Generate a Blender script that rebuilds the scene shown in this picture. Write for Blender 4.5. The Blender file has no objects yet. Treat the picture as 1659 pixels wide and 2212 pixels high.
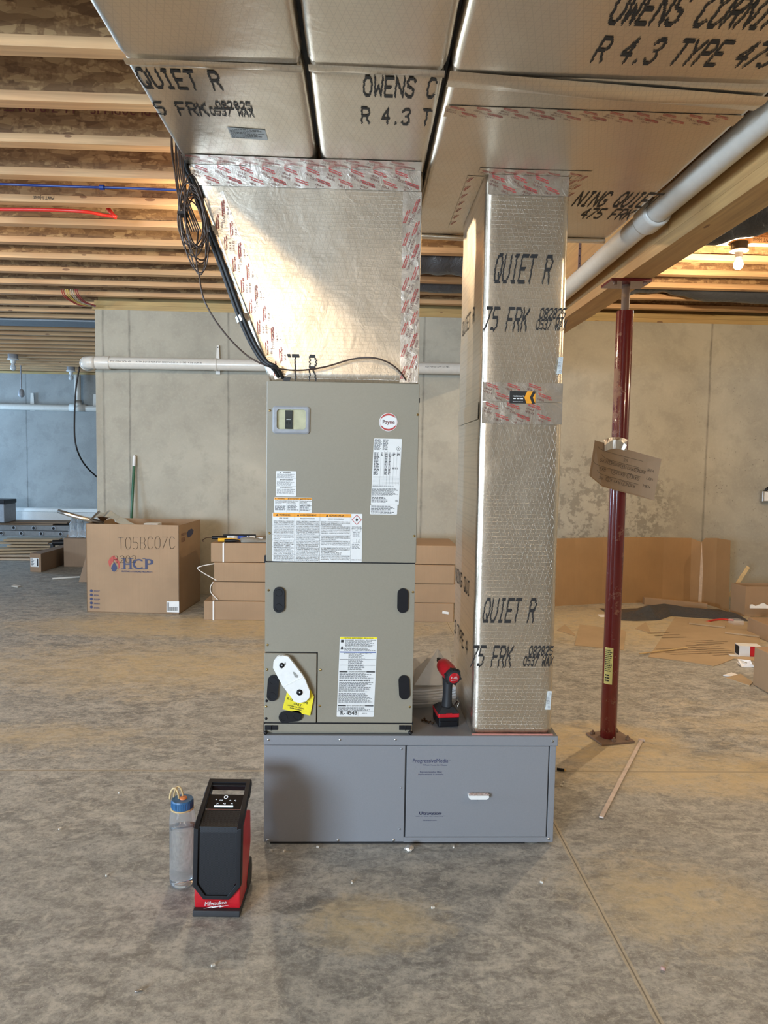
import bpy, math, random
from mathutils import Vector, Matrix, noise
random.seed(7)
C = bpy.context.scene.collection
sc = bpy.context.scene
PI = math.pi
# ------------------------------------------------------------------ camera
F, CX, CY, H = 1540.0, 829.5, 1106.0, 1.35
dY = Vector((780-CX, CY-995, -F)).normalized()
uZ = Vector((.0166, 1, 0)); uZ.z = (uZ.x*dY.x+uZ.y*dY.y)/-dY.z; uZ.normalize()
dX = dY.cross(uZ)
M3 = Matrix((dX, dY, uZ))
cam = bpy.data.cameras.new('camera'); co = bpy.data.objects.new('camera', cam); C.objects.link(co)
co.matrix_world = Matrix.Translation((0, 0, H)) @ M3.to_4x4()
cam.sensor_fit = 'VERTICAL'; cam.sensor_height = 24; cam.lens = F/2212*24; cam.clip_start = .05
sc.camera = co
def at(px, py, **k):                      # a measured picture point laid on a real plane of the place
    d = M3 @ Vector((px-CX, CY-py, -F))
    (a, v), = k.items(); i = 'XYZ'.index(a)
    return Vector((0, 0, H)) + d*((v-(H if i == 2 else 0))/d[i])
# ------------------------------------------------------------------ world, light, exposure
sc.view_settings.view_transform = 'Standard'; sc.view_settings.look = 'None'
sc.view_settings.gamma = 1; sc.view_settings.exposure = 0.10
try: sc.view_settings.use_curve_mapping = False
except Exception: pass
w = bpy.data.worlds.new('World'); sc.world = w; w.use_nodes = True
w.node_tree.nodes['Background'].inputs[0].default_value = (.6, .75, 1, 1)
w.node_tree.nodes['Background'].inputs[1].default_value = .6
def area(name, loc, rot, sx, sy, col, p):
    l = bpy.data.lights.new(name, 'AREA'); l.shape = 'RECTANGLE'; l.size = sx; l.size_y = sy
    l.color = col; l.energy = p
    o = bpy.data.objects.new(name, l); C.objects.link(o); o.location = loc; o.rotation_euler = rot; return o
def bulb(loc, p, col=(1, .70, .38), r=.04):
    l = bpy.data.lights.new('lamp', 'POINT'); l.color = col; l.energy = p; l.shadow_soft_size = r
    o = bpy.data.objects.new('lamp', l); C.objects.link(o); o.location = loc; return o
WARM = (1, .78, .53); COOL = (.62, .80, 1)
area('window_daylight_rear', (-5.2, -5.5, 1.45), (PI/2, 0, -.35), 3.0, 1.9, COOL, 900)
area('window_daylight_left', (-9.5, 1.0, 1.6), (PI/2, 0, -PI/2), 2.0, 1.2, COOL, 330)
area('window_daylight_far_left', (-9.4, 11.0, 1.5), (PI/2, 0, -PI/2), 2.2, 1.5, (.42, .68, 1), 270)
bulb((2.47, 4.74, 2.63), 105, WARM, .035)
bulb((-.94, -1.3, 2.635), 58, (1, .74, .44), .035)
bulb((-3.9, 4.3, 2.635), 75, WARM, .035)
bulb((-.68, 4.25, 2.635), 58, WARM, .035)
bulb((4.9, 3.4, 2.635), 85, WARM, .035)  # unseen bulb added to brighten the right wall and rear of the room
bulb((2.9, .4, 2.635), 70, WARM, .035)
bulb((-.14, -3.4, 1.97), 26, WARM, .06)
# ------------------------------------------------------------------ material helpers
class NT:
    def __init__(s, name):
        s.m = bpy.data.materials.new(name); s.m.use_nodes = True; s.t = s.m.node_tree
        s.b = s.t.nodes['Principled BSDF']
    def n(s, typ, *ins, **kw):
        nd = s.t.nodes.new('ShaderNode'+typ)
        for k, v in kw.items(): setattr(nd, k, v)
        for i, v in enumerate(ins): s.set(nd.inputs[i], v)
        return nd
    def set(s, inp, v):
        if v is None: return
        if hasattr(v, 'outputs'): v = v.outputs[0]
        if hasattr(v, 'node'): s.t.links.new(v, inp)
        else:
            if isinstance(v, tuple) and len(v) == 3 and inp.type == 'RGBA': v = v+(1,)
            inp.default_value = v
    def ma(s, op, a, b=None, c=None): return s.n('Math', a, b, c, operation=op).outputs[0]
    def pos(s, kind='w', scale=(1, 1, 1)):
        o = s.n('NewGeometry').outputs['Position'] if kind == 'w' else s.n('TexCoord').outputs['Object']
        mp = s.n('Mapping', o); mp.inputs['Scale'].default_value = scale; return mp.outputs[0]
    def noise(s, vec, scale, detail=4, rough=.6, dist=0):
        nd = s.n('TexNoise'); s.set(nd.inputs['Vector'], vec); nd.inputs['Scale'].default_value = scale
        nd.inputs['Detail'].default_value = detail; nd.inputs['Roughness'].default_value = rough
        nd.inputs['Distortion'].default_value = dist; return nd.outputs['Fac'] if 'Fac' in nd.outputs else nd.outputs[0]
    def vor(s, vec, scale, out='Distance', feature='F1'):
        nd = s.n('TexVoronoi', feature=feature); s.set(nd.inputs['Vector'], vec); nd.inputs['Scale'].default_value = scale
        return nd.outputs[out]
    def ramp(s, fac, stops):
        nd = s.n('ValToRGB', fac); r = nd.color_ramp
        while len(r.elements) < len(stops): r.elements.new(.5)
        for e, (p, c) in zip(r.elements, stops):
            e.position = p; e.color = (c, c, c, 1) if isinstance(c, (int, float)) else tuple(c)+(1,)
        return nd.outputs[0]
    def mix(s, fac, a, b, mode='MIX'):
        nd = s.n('Mix', data_type='RGBA', blend_type=mode)
        s.set(nd.inputs[0], fac); s.set(nd.inputs[6], a); s.set(nd.inputs[7], b); return nd.outputs[2]
    def bump(s, h, strength=.3, dist=.01):
        nd = s.n('Bump'); nd.inputs['Strength'].default_value = strength; nd.inputs['Distance'].default_value = dist
        s.set(nd.inputs['Height'], h); s.t.links.new(nd.outputs[0], s.b.inputs['Normal'])
    def out(s, col=None, rough=None, metal=None, **kw):
        if col is not None: s.set(s.b.inputs['Base Color'], col)
        if rough is not None: s.set(s.b.inputs['Roughness'], rough)
        if metal is not None: s.set(s.b.inputs['Metallic'], metal)
        for k, v in kw.items(): s.set(s.b.inputs[k.replace('_', ' ')], v)
        return s.m
MC = {}
def flat(name, col, rough=.5, metal=0, var=.06, bump=0, nscale=30, kind='w', **kw):
    if name in MC: return MC[name]
    t = NT(name); p = t.pos(kind); n = t.noise(p, nscale, 3)
    a = tuple(max(0, c*(1-var*2)) for c in col); b = tuple(min(1, c*(1+var*2)) for c in col)
    c = t.ramp(n, [(.3, a), (.7, b)])
    if bump: t.bump(n, bump, .002)
    MC[name] = t.out(c, rough, metal, **kw); return MC[name]
def foil(name, ax, base=(.83, .745, .625), rough=.32, wr=.35, scrim=True):
    t = NT(name); p = t.pos(); s = t.n('SeparateXYZ', p); u = s.outputs[ax[0]]; v = s.outputs[ax[1]]
    big = t.noise(p, 7, 3, .55); fine = t.noise(p, 60, 4, .6); creas = t.noise(t.pos('w', (9, 9, 9)), 1.5, 6, .6, 1.2)
    h = t.ma('ADD', t.ma('MULTIPLY', big, 1.6), t.ma('MULTIPLY', fine, .10*wr/.35))
    h = t.ma('ADD', h, t.ma('MULTIPLY', t.ma('ABSOLUTE', t.ma('SUBTRACT', creas, .5)), .7*wr/.35))
    col = base
    if scrim:
        def line(a, b, wd):
            fr = t.ma('FRACT', t.ma('ADD', t.ma('MULTIPLY', u, a), t.ma('MULTIPLY', v, b)))
            return t.ma('LESS_THAN', t.ma('ABSOLUTE', t.ma('SUBTRACT', fr, .5)), wd)
        l = t.ma('MAXIMUM', line(55, 17, .055), line(55, -17, .055)); l = t.ma('MAXIMUM', l, line(0, 78, .06))
        h = t.ma('ADD', h, t.ma('MULTIPLY', l, .07))
        col = t.mix(t.ma('MULTIPLY', l, .27), base, tuple(c*.62 for c in base))
    col2 = t.mix(t.ramp(t.noise(p, 3, 4), [(.35, 0), (.75, .3)]), col, tuple(c*.82 for c in base))
    t.bump(h, .5, .0032)
    return t.out(col2, rough, 1.0)
def concrete_floor():
    t = NT('concrete_floor'); p = t.pos(); s = t.n('SeparateXYZ', p)
    n1 = t.noise(p, 1.1, 6, .62, .3); n2 = t.noise(t.pos('w', (1, 1.7, 1)), 5.5, 9, .72, .6); n3 = t.noise(t.pos('w', (1, 1.5, 1)), 17, 7, .75, .8); n4 = t.noise(p, 150, 3)
    base = t.ramp(n2, [(.38, (.15, .145, .132)), (.49, (.25, .243, .222)), (.60, (.38, .365, .33))])
    base = t.mix(t.ramp(n1, [(.4, 0), (.6, .5)]), base, (.30, .285, .25))
    base = t.mix(t.ramp(n3, [(.50, 0), (.62, .65)]), base, (.46, .435, .375))
    base = t.mix(t.ramp(n3, [(.36, .6), (.46, 0)]), base, (.13, .122, .108))
    n5 = t.noise(p, 55, 8, .85); base = t.mix(t.ramp(n5, [(.40, .45), (.5, 0)]), base, (.12, .115, .10)); base = t.mix(t.ramp(n5, [(.52, 0), (.62, .4)]), base, (.50, .475, .42))
    sp = t.ramp(n4, [(.62, 0), (.70, .6)])
    base = t.mix(sp, base, (.52, .49, .43))
    base = t.mix(1.0, base, (1.20, 1.225, 1.24), 'MULTIPLY')
    # sawdust, tracked around the post, the cabinet and the middle of the floor
    m = None
    for (x, y, rx, ry, k) in ((1.2, 3.35, .55, .35, 1.15), (1.7, 3.0, 1.3, .35, .75), (-1.2, 4.6, 2.4, 1.0, .55), (2.4, 3.6, 2.0, .8, .35), (1.0, 2.1, .5, .4, .6), (.05, 2.0, .35, .2, .65), (2.4, 5.9, 2.8, 1.2, .8), (-1.0, 5.7, 2.5, .6, .85), (-1.6, 3.4, 1.2, .4, .4)):
        dx = t.ma('DIVIDE', t.ma('SUBTRACT', s.outputs[0], float(x)), float(rx)); dy = t.ma('DIVIDE', t.ma('SUBTRACT', s.outputs[1], float(y)), float(ry))
        d = t.ma('SUBTRACT', 1.0, t.ma('SQRT', t.ma('ADD', t.ma('MULTIPLY', dx, dx), t.ma('MULTIPLY', dy, dy))))
        d = t.ma('MULTIPLY', t.ma('MAXIMUM', d, 0.0), float(k)); m = d if m is None else t.ma('MAXIMUM', m, d)
    dn = t.ma('ADD', t.ma('MULTIPLY', t.noise(t.pos('w', (1, 1.6, 1)), 3.2, 9, .75, .6), .6), t.ma('MULTIPLY', n3, .4))
    mask = t.ramp(t.ma('ADD', t.ma('MULTIPLY', m, .80), t.ma('MULTIPLY', dn, .75)), [(.50, 0), (.585, .30), (.66, .55), (.80, .85)])
    mask = t.ma('MULTIPLY', mask, t.ramp(t.noise(t.pos('w', (1, 1.5, 1)), 9, 9, .8, 1.0), [(.36, .25), (.5, .75), (.62, 1)]))
    base = t.mix(mask, base, (.60, .475, .265))
    def joint(sock, v, wd):
        return t.ma('LESS_THAN', t.ma('ABSOLUTE', t.ma('SUBTRACT', sock, v)), wd)
    wob = t.ma('MULTIPLY', t.ma('SUBTRACT', t.noise(p, 9, 3), .5), .012)
    xs = t.ma('ADD', s.outputs[0], wob); ys = t.ma('ADD', s.outputs[1], wob)
    j2 = t.ma('MAXIMUM', joint(xs, .745, .010), joint(ys, 3.02, .008))
    base = t.mix(t.ma('MULTIPLY', j2, .55), base, (.52, .44, .30))
    j = t.ma('MAXIMUM', joint(s.outputs[0], .745, .0022), joint(s.outputs[1], 3.02, .0022))
    base = t.mix(t.ma('MULTIPLY', j, .75), base, (.10, .085, .06))
    t.bump(t.ma('ADD', n2, t.ma('MULTIPLY', n4, .3)), .12, .004)
    return t.out(base, t.ramp(n2, [(.3, .42), (.7, .68)]))
def concrete_wall(name, seams, c0=(.375, .352, .285), pits=True):
    t = NT(name); p = t.pos(); s = t.n('SeparateXYZ', p)
    n1 = t.noise(p, .9, 5, .6, .4); n2 = t.noise(p, 5, 7, .65, .3); n3 = t.noise(p, 45, 4)
    a = tuple(c*.80 for c in c0); b = tuple(c*1.22 for c in c0)
    base = t.ramp(n1, [(.3, a), (.7, b)])
    base = t.mix(t.ramp(n2, [(.5, 0), (.62, .35)]), base, tuple(c*.72 for c in c0))
    base = t.mix(t.ramp(n3, [(.5, 0), (.8, .3)]), base, tuple(c*1.35 for c in c0))
    k = None
    for x in seams:
        d = t.ma('ABSOLUTE', t.ma('SUBTRACT', t.ma('ADD', s.outputs[0], t.ma('MULTIPLY', t.ma('SUBTRACT', t.noise(p, 6, 4), .5), .02)), float(x)))
        l = t.ma('SUBTRACT', 1.0, t.ma('DIVIDE', d, .016)); l = t.ma('MAXIMUM', l, 0.0); k = l if k is None else t.ma('MAXIMUM', k, l)
    base = t.mix(t.ma('MULTIPLY', k, t.ramp(n2, [(.3, .35), (.7, .95)])), base, tuple(c*.38 for c in c0))
    h = n3
    if pits:
        vd = t.vor(t.pos('w', (1, 1, 1)), 26); vm = t.ma('LESS_THAN', vd, .13)
        g = t.ma('MULTIPLY', t.ramp(t.ma('SUBTRACT', t.ma('MULTIPLY', s.outputs[0], .28), t.ma('MULTIPLY', s.outputs[2], .35)), [(.05, 0), (.45, 1)]), t.ramp(t.noise(p, 2.5, 3), [(.42, 0), (.6, 1)]))
        base = t.mix(t.ma('MULTIPLY', t.ma('MULTIPLY', vm, g), .7), base, tuple(c*.3 for c in c0))
        # pale laitance patches near the duct
        x = t.ma('DIVIDE', t.ma('SUBTRACT', s.outputs[0], 2.3), 1.0); z = t.ma('DIVIDE', t.ma('SUBTRACT', s.outputs[2], .95), .62)
        rr = t.ma('MAXIMUM', t.ma('SUBTRACT', 1.0, t.ma('SQRT', t.ma('ADD', t.ma('MULTIPLY', x, x), t.ma('MULTIPLY', z, z)))), 0.0)
        pm = t.ma('MULTIPLY', t.ramp(rr, [(0, 0), (.25, 1)]), t.ramp(t.noise(p, 11, 7, .7), [(.49, 0), (.56, .8)]))
        base = t.mix(pm, base, tuple(c*.58 for c in c0))
    t.bump(h, .15, .003)
    return t.out(base, .8)
def osb(name, col=1.0):
    t = NT(name); o_ = t.n('NewGeometry').outputs['Position']; fs = []
    for rot, sc_ in ((.5, (9, 42, 42)), (-.7, (8, 36, 36)), (1.4, (11, 40, 40))):
        mp = t.n('Mapping', o_); mp.inputs['Rotation'].default_value = (0, rot, rot); mp.inputs['Scale'].default_value = sc_
        v = t.vor(mp.outputs[0], 1.0, 'Color'); fs.append(t.n('SeparateXYZ', v).outputs[0])
    sel = t.noise(t.pos('w', (1, 1, 1)), 13, 3)
    f = t.ma('ADD', t.ma('MULTIPLY', fs[0], t.ramp(sel, [(.4, 1), (.5, 0)])), t.ma('MULTIPLY', fs[1], t.ramp(sel, [(.45, 0), (.52, 1)])))
    f = t.ma('ADD', t.ma('MULTIPLY', f, .75), t.ma('MULTIPLY', fs[2], .3))
    c = t.ramp(f, [(.1, (.17*col, .085*col, .033*col)), (.5, (.32*col, .18*col, .075*col)), (.95, (.52*col, .33*col, .15*col))])
    t.bump(f, .25, .004); return t.out(c, .65)
def lumber(name, axis=0, c=(.58, .36, .175), kind='w'):
    t = NT(name); sc3 = [30, 30, 30]; sc3[axis] = 1.2
    p = t.pos(kind, tuple(sc3)); n = t.noise(p, 1.2, 5, .6, .6)
    col = t.ramp(n, [(.3, tuple(x*.72 for x in c)), (.55, c), (.75, tuple(min(1, x*1.22) for x in c))])
    col = t.mix(t.ramp(t.noise(t.pos(kind), 2.2, 2), [(.4, 0), (.65, .35)]), col, (c[0]*.85, c[1]*.62, c[2]*.5))
    s3 = [7, 7, 7]; s3[axis] = 2.2
    kn = t.ma('LESS_THAN', t.vor(t.pos(kind, tuple(s3)), 1.3), .085)
    col = t.mix(t.ma('MULTIPLY', kn, .75), col, (.13, .05, .02))
    t.bump(n, .15, .002); return t.out(col, .6)
def card(name, c=(.335, .222, .128), kind='w'):
    t = NT(name); p = t.pos(kind); n = t.noise(p, 2.5, 4); fl = t.noise(t.pos(kind, (120, 120, 2)), 1, 2)
    col = t.ramp(n, [(.3, tuple(x*.88 for x in c)), (.7, tuple(x*1.1 for x in c))])
    col = t.mix(t.ramp(fl, [(.45, 0), (.7, .25)]), col, tuple(x*.85 for x in c))
    t.bump(fl, .08, .001); return t.out(col, .72)
def worn(name, c, c2, rough=.3, lo=.58, hi=.66, scale=14, coat=.0, band=None):
    t = NT(name); p = t.pos(); n = t.noise(p, scale, 8, .75)
    s = t.n('SeparateXYZ', p)
    if band:
        d = t.ma('SUBTRACT', 1.0, t.ma('ABSOLUTE', t.ma('DIVIDE', t.ma('SUBTRACT', s.outputs[2], float(band[0])), float(band[1]))))
        side = t.ma('MULTIPLY', t.ma('SUBTRACT', 1.232, s.outputs[0]), 8.0)
        n = t.ma('ADD', n, t.ma('MULTIPLY', t.ma('MAXIMUM', d, 0.0), t.ma('MAXIMUM', t.ma('ADD', side, .02), 0.0)))
    col = t.mix(t.ramp(n, [(lo, 0), (hi, .85)]), c, c2)
    m = t.out(col, t.ramp(n, [(lo, rough), (hi, .7)])); t.b.inputs['Coat Weight'].default_value = coat; return m
K = dict(
    fxy=foil('foil_facing_xy', (0, 1)), fxz=foil('foil_facing_xz', (0, 2)), fyz=foil('foil_facing_yz', (1, 2)),
    tape=foil('foil_tape', (0, 2), (.86, .81, .74), .33, .8, False),
    ink=flat('black_print', (.018, .016, .015), .6), red_ink=flat('red_print', (.46, .05, .045), .5), brown_ink=flat('brown_print', (.16, .05, .04), .5),
    floor=concrete_floor(),
    wall=concrete_wall('concrete_wall', [-2.50]+[-1.30+.95*k for k in range(-1, 7)]),
    wall2=concrete_wall('concrete_wall_plain', [-8.2, -7.25, -6.0, -4.7, -3.5], (.30, .31, .30), False),
    osb=osb('osb_web'), deck=osb('osb_deck', .8), pine=lumber('pine_flange'), treated=lumber('treated_plate', 0, (.46, .33, .13)),
    lvl=lumber('laminated_beam', 1, (.50, .31, .125)),
    card=card('cardboard'), card2=card('cardboard_inner', (.34, .205, .092)), card3=card('cardboard_dark', (.27, .175, .105)), cardflat=card('cardboard_trampled', (.43, .32, .195)), cardsign=card('cardboard_sign', (.36, .25, .155)),
    paynt=flat('taupe_paint', (.275, .250, .195), .30, 0, .015, .03, 200), grey=flat('grey_paint', (.235, .240, .255), .38, 0, .015, .03, 200),
    dark=flat('dark_gap', (.012, .012, .013), .7), black=flat('black_plastic', (.009, .009, .011), .42, Specular_IOR_Level=.3), rubber=flat('black_rubber', (.02, .02, .022), .6),
    white=flat('white_label', (.74, .74, .72), .45, 0, .01), foam=flat('white_foam', (.80, .80, .77), .7, 0, .02, .3, 60), pvc=flat('white_pvc', (.66, .64, .585), .28, 0, .02),
    brass=flat('brass_screw', (.62, .45, .18), .3, 1), steel=flat('steel', (.6, .6, .6), .3, 1), rusty=worn('rusty_steel', (.20, .13, .09), (.32, .20, .11), .6),
    orange=flat('orange_print', (.82, .33, .02), .5), yellow=flat('yellow_paper', (.83, .70, .02), .5), blue_ink=flat('blue_print', (.03, .07, .30), .5),
    redp=flat('red_plastic', (.50, .012, .02), .3), navy=flat('navy_print', (.02, .025, .09), .5), beige=flat('beige_insert', (.62, .58, .42), .4),
    clear=None, maroon=worn('maroon_post', (.14, .012, .012), (.36, .20, .12), .22, .60, .70, 16, .4, (1.74, .36)),
    wire=flat('brown_wire', (.055, .032, .022), .4), blackins=flat('black_insulation', (.015, .015, .016), .5, 0, .1, .4, 90),
    grille=None, paper=flat('paper', (.84, .83, .82), .6, 0, .02), grn=flat('green_paint', (.01, .10, .05), .3), yel=flat('yellow_plastic', (.75, .42, .02), .35),
    gborder=flat('grey_trim', (.30, .31, .33), .4), bluecap=flat('blue_cap', (.03, .12, .26), .4), orangep=flat('orange_plastic', (.65, .20, .06), .4), tan=flat('tan_plastic', (.60, .44, .22), .45),
    pexb=flat('blue_pex', (.008, .035, .20), .35), pexr=flat('red_pex', (.55, .03, .02), .35), alu=flat('aluminium_forms', (.20, .19, .18), .5, .5), tarp=None, glove=flat('grey_glove', (.24, .23, .20), .8),
    beamb=flat('steel_beam_paint', (.22, .26, .30), .5), dust=flat('pale_scrap', (.68, .64, .56), .7))
def transp(name, col, rough=.05, ior=1.45, tr=1.0, alpha=1.0):
    t = NT(name); p = t.pos(); n = t.noise(p, 25, 2); t.bump(n, .04, .002)
    return t.out(col, rough, 0, IOR=ior, Transmission_Weight=tr, Alpha=alpha)
K['clear'] = transp('clear_cover', (.85, .85, .75), .06, 1.2); K['bottle'] = transp('bottle_plastic', (.86, .90, .93), .12, 1.12, .88); K['water'] = transp('water', (.93, .96, .98), .02, 1.33)
K['bag'] = transp('clear_bag', (.9, .9, .9), .08, 1.45, 0, .16)
def grille_mat():
    t = NT('black_mesh'); o = t.n('TexCoord').outputs['Object']; s = t.n('SeparateXYZ', o)
    a = t.ma('SINE', t.ma('MULTIPLY', s.outputs[0], 1500.0)); b = t.ma('SINE', t.ma('MULTIPLY', s.outputs[2], 1300.0))
    k = t.ma('GREATER_THAN', t.ma('MULTIPLY', a, b), .1)
    t.bump(k, .8, .001); return t.out(t.mix(k, (.022, .023, .027), (.003, .003, .004)), .4, .3)
K['grille'] = grille_mat()
def tarp_mat():
    t = NT('black_sheet_plastic'); n = t.noise(t.pos(), 9, 5, .6, 1); t.bump(n, .8, .02); return t.out((.05, .055, .065), .3)
K['tarp'] = tarp_mat()
def emit(name, col, s):
    t = NT(name); n = t.noise(t.pos(), 3, 1); return t.out(col, .3, 0, Emission_Color=col, Emission_Strength=s)
K['glow'] = emit('lit_bulb', (1, .80, .50), 14); K['led'] = emit('led_bar', (.65, .88, 1), 1.2); K['ledd'] = emit('led_icon', (.85, .92, 1), .7)
# ------------------------------------------------------------------ mesh helpers
TC = {}
def textmesh(s):
    if s in TC: return TC[s]
    cu = bpy.data.curves.new('t', 'FONT'); cu.body = s; cu.size = 1; cu.resolution_u = 1 if len(s) > 26 else 3
    o = bpy.data.objects.new('t', cu); C.objects.link(o)
    dg = bpy.context.evaluated_depsgraph_get(); dg.update(); e = o.evaluated_get(dg); m = e.to_mesh()
    vs = [(v.co.x, v.co.y) for v in m.vertices]; fs = [tuple(p.vertices) for p in m.polygons]
    e.to_mesh_clear(); bpy.data.objects.remove(o); bpy.data.curves.remove(cu)
    TC[s] = (vs, fs, max([v[0] for v in vs] or [0])); return TC[s]
G = {  # stroke glyphs for the printed facing: box 4 wide, 6 high
 'O': [[(1,0),(3,0),(4,1.5),(4,4.5),(3,6),(1,6),(0,4.5),(0,1.5),(1,0)]], 'W': [[(0,6),(.4,0),(2,3.4),(3.6,0),(4,6)]],
 'E': [[(4,6),(0,6),(0,0),(4,0)],[(0,3.1),(3,3.1)]], 'N': [[(0,0),(0,6),(4,0),(4,6)]],
 'S': [[(4,5.2),(3,6),(1,6),(0,5),(.4,3.5),(3.6,2.5),(4,1),(3,0),(1,0),(0,.8)]], 'C': [[(4,5),(3,6),(1,6),(0,4.5),(0,1.5),(1,0),(3,0),(4,1)]],
 'R': [[(0,0),(0,6),(3,6),(4,5),(4,4),(3,3),(0,3)],[(2,3),(4,0)]], 'I': [[(2,0),(2,6)],[(1,6),(3,6)],[(1,0),(3,0)]],
 'G': [[(4,5),(3,6),(1,6),(0,4.5),(0,1.5),(1,0),(3,0),(4,1),(4,2.7),(2.4,2.7)]],
 'Q': [[(1,0),(3,0),(4,1.5),(4,4.5),(3,6),(1,6),(0,4.5),(0,1.5),(1,0)],[(2.3,1.8),(4,-.4)]], 'U': [[(0,6),(0,1.3),(1,0),(3,0),(4,1.3),(4,6)]],
 'T': [[(2,0),(2,6)],[(0,6),(4,6)]], '4': [[(3,0),(3,6),(0,2),(4,2)]], '.': [[(1.8,0),(2.2,.3)]],
 '3': [[(0,5.2),(1,6),(3,6),(4,5),(3,3.2),(1.6,3.2)],[(3,3.2),(4,1.5),(3,0),(1,0),(0,.8)]], 'Y': [[(0,6),(2,3),(4,6)],[(2,3),(2,0)]],
 'P': [[(0,0),(0,6),(3,6),(4,5),(4,4),(3,3),(0,3)]], '7': [[(0,6),(4,6),(.6,0)]], '5': [[(4,6),(.3,6),(0,3.4),(2.8,3.6),(4,2.4),(3.6,.8),(2.4,0),(0,.4)]],
 'F': [[(0,0),(0,6),(4,6)],[(0,3.1),(3,3.1)]], 'K': [[(0,0),(0,6)],[(4,6),(0,2.8)],[(1.3,3.8),(4,0)]],
 '0': [[(1,0),(3,0),(4,1.5),(4,4.5),(3,6),(1,6),(0,4.5),(0,1.5),(1,0)]], '8': [[(1,3.1),(3,3.1),(4,4.5),(3,6),(1,6),(0,4.5),(1,3.1),(0,1.5),(1,0),(3,0),(4,1.5),(3,3.1)]],
 '2': [[(0,5),(1,6),(3,6),(4,5),(3.6,3.4),(0,0),(4,0)]], 'A': [[(0,0),(2,6),(4,0)],[(.8,2.1),(3.2,2.1)]], 'X': [[(0,0),(4,6)],[(0,6),(4,0)]],
 'J': [[(3,6),(3,1),(2,0),(.6,.4)]], 'L': [[(0,6),(0,0),(4,0)]], '1': [[(1,5),(2,6),(2,0)]], 'H': [[(0,0),(0,6)],[(4,0),(4,6)],[(0,3),(4,3)]], 'M': [[(0,0),(0,6),(2,2.5),(4,6),(4,0)]],
 'B': [[(0,0),(0,6),(3,6),(3.8,4.6),(3,3.1),(0,3.1)],[(3,3.1),(4,1.5),(3,0),(0,0)]], 'D': [[(0,0),(0,6),(2.5,6),(4,4),(4,2),(2.5,0),(0,0)]]}
def stencil(s, h, cw=None, rows=15, jit=.55, th=.42):
    """runs of ink in scan rows, each row shoved sideways a little, as the printer leaves them"""
    cw = cw or h*.92; out = []; k = h/6; gx = cw*.72/4
    for ci, ch in enumerate(s):
        segs = []
        for st in G.get(ch, []):
            segs += list(zip(st[:-1], st[1:]))
        if not segs: continue
        for r in range(rows+1):
            y = -.3+(6.6)*r/rows; random.seed(r*7+len(s)+int(h*9000)); dx = random.uniform(-jit, jit)*.5
            xs = []
            n = 36
            for i in range(n):
                x = -.5+5*i/(n-1); hit = False
                for a, b in segs:
                    ax, ay = a; bx, by = b; L = (bx-ax)**2+(by-ay)**2
                    tt = max(0, min(1, ((x-ax)*(bx-ax)+(y-ay)*(by-ay))/L)) if L else 0
                    if (x-ax-tt*(bx-ax))**2+(y-ay-tt*(by-ay))**2 < th*th: hit = True; break
                xs.append(hit)
            i = 0
            while i < n:
                if xs[i]:
                    j = i
                    while j+1 < n and xs[j+1]: j += 1
                    x0 = -.5+5*(i-.5)/(n-1)+dx; x1 = -.5+5*(j+.5)/(n-1)+dx; dy = 6.6/rows*.52
                    out.append((ci*cw+x0*gx, ci*cw+x1*gx, (y-dy)*k, (y+dy)*k)); i = j+1
                else: i += 1
    return out
def amp_disp(p, a): return a*(noise.noise(Vector(p)*5)+.4*noise.noise(Vector(p)*14))
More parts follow.
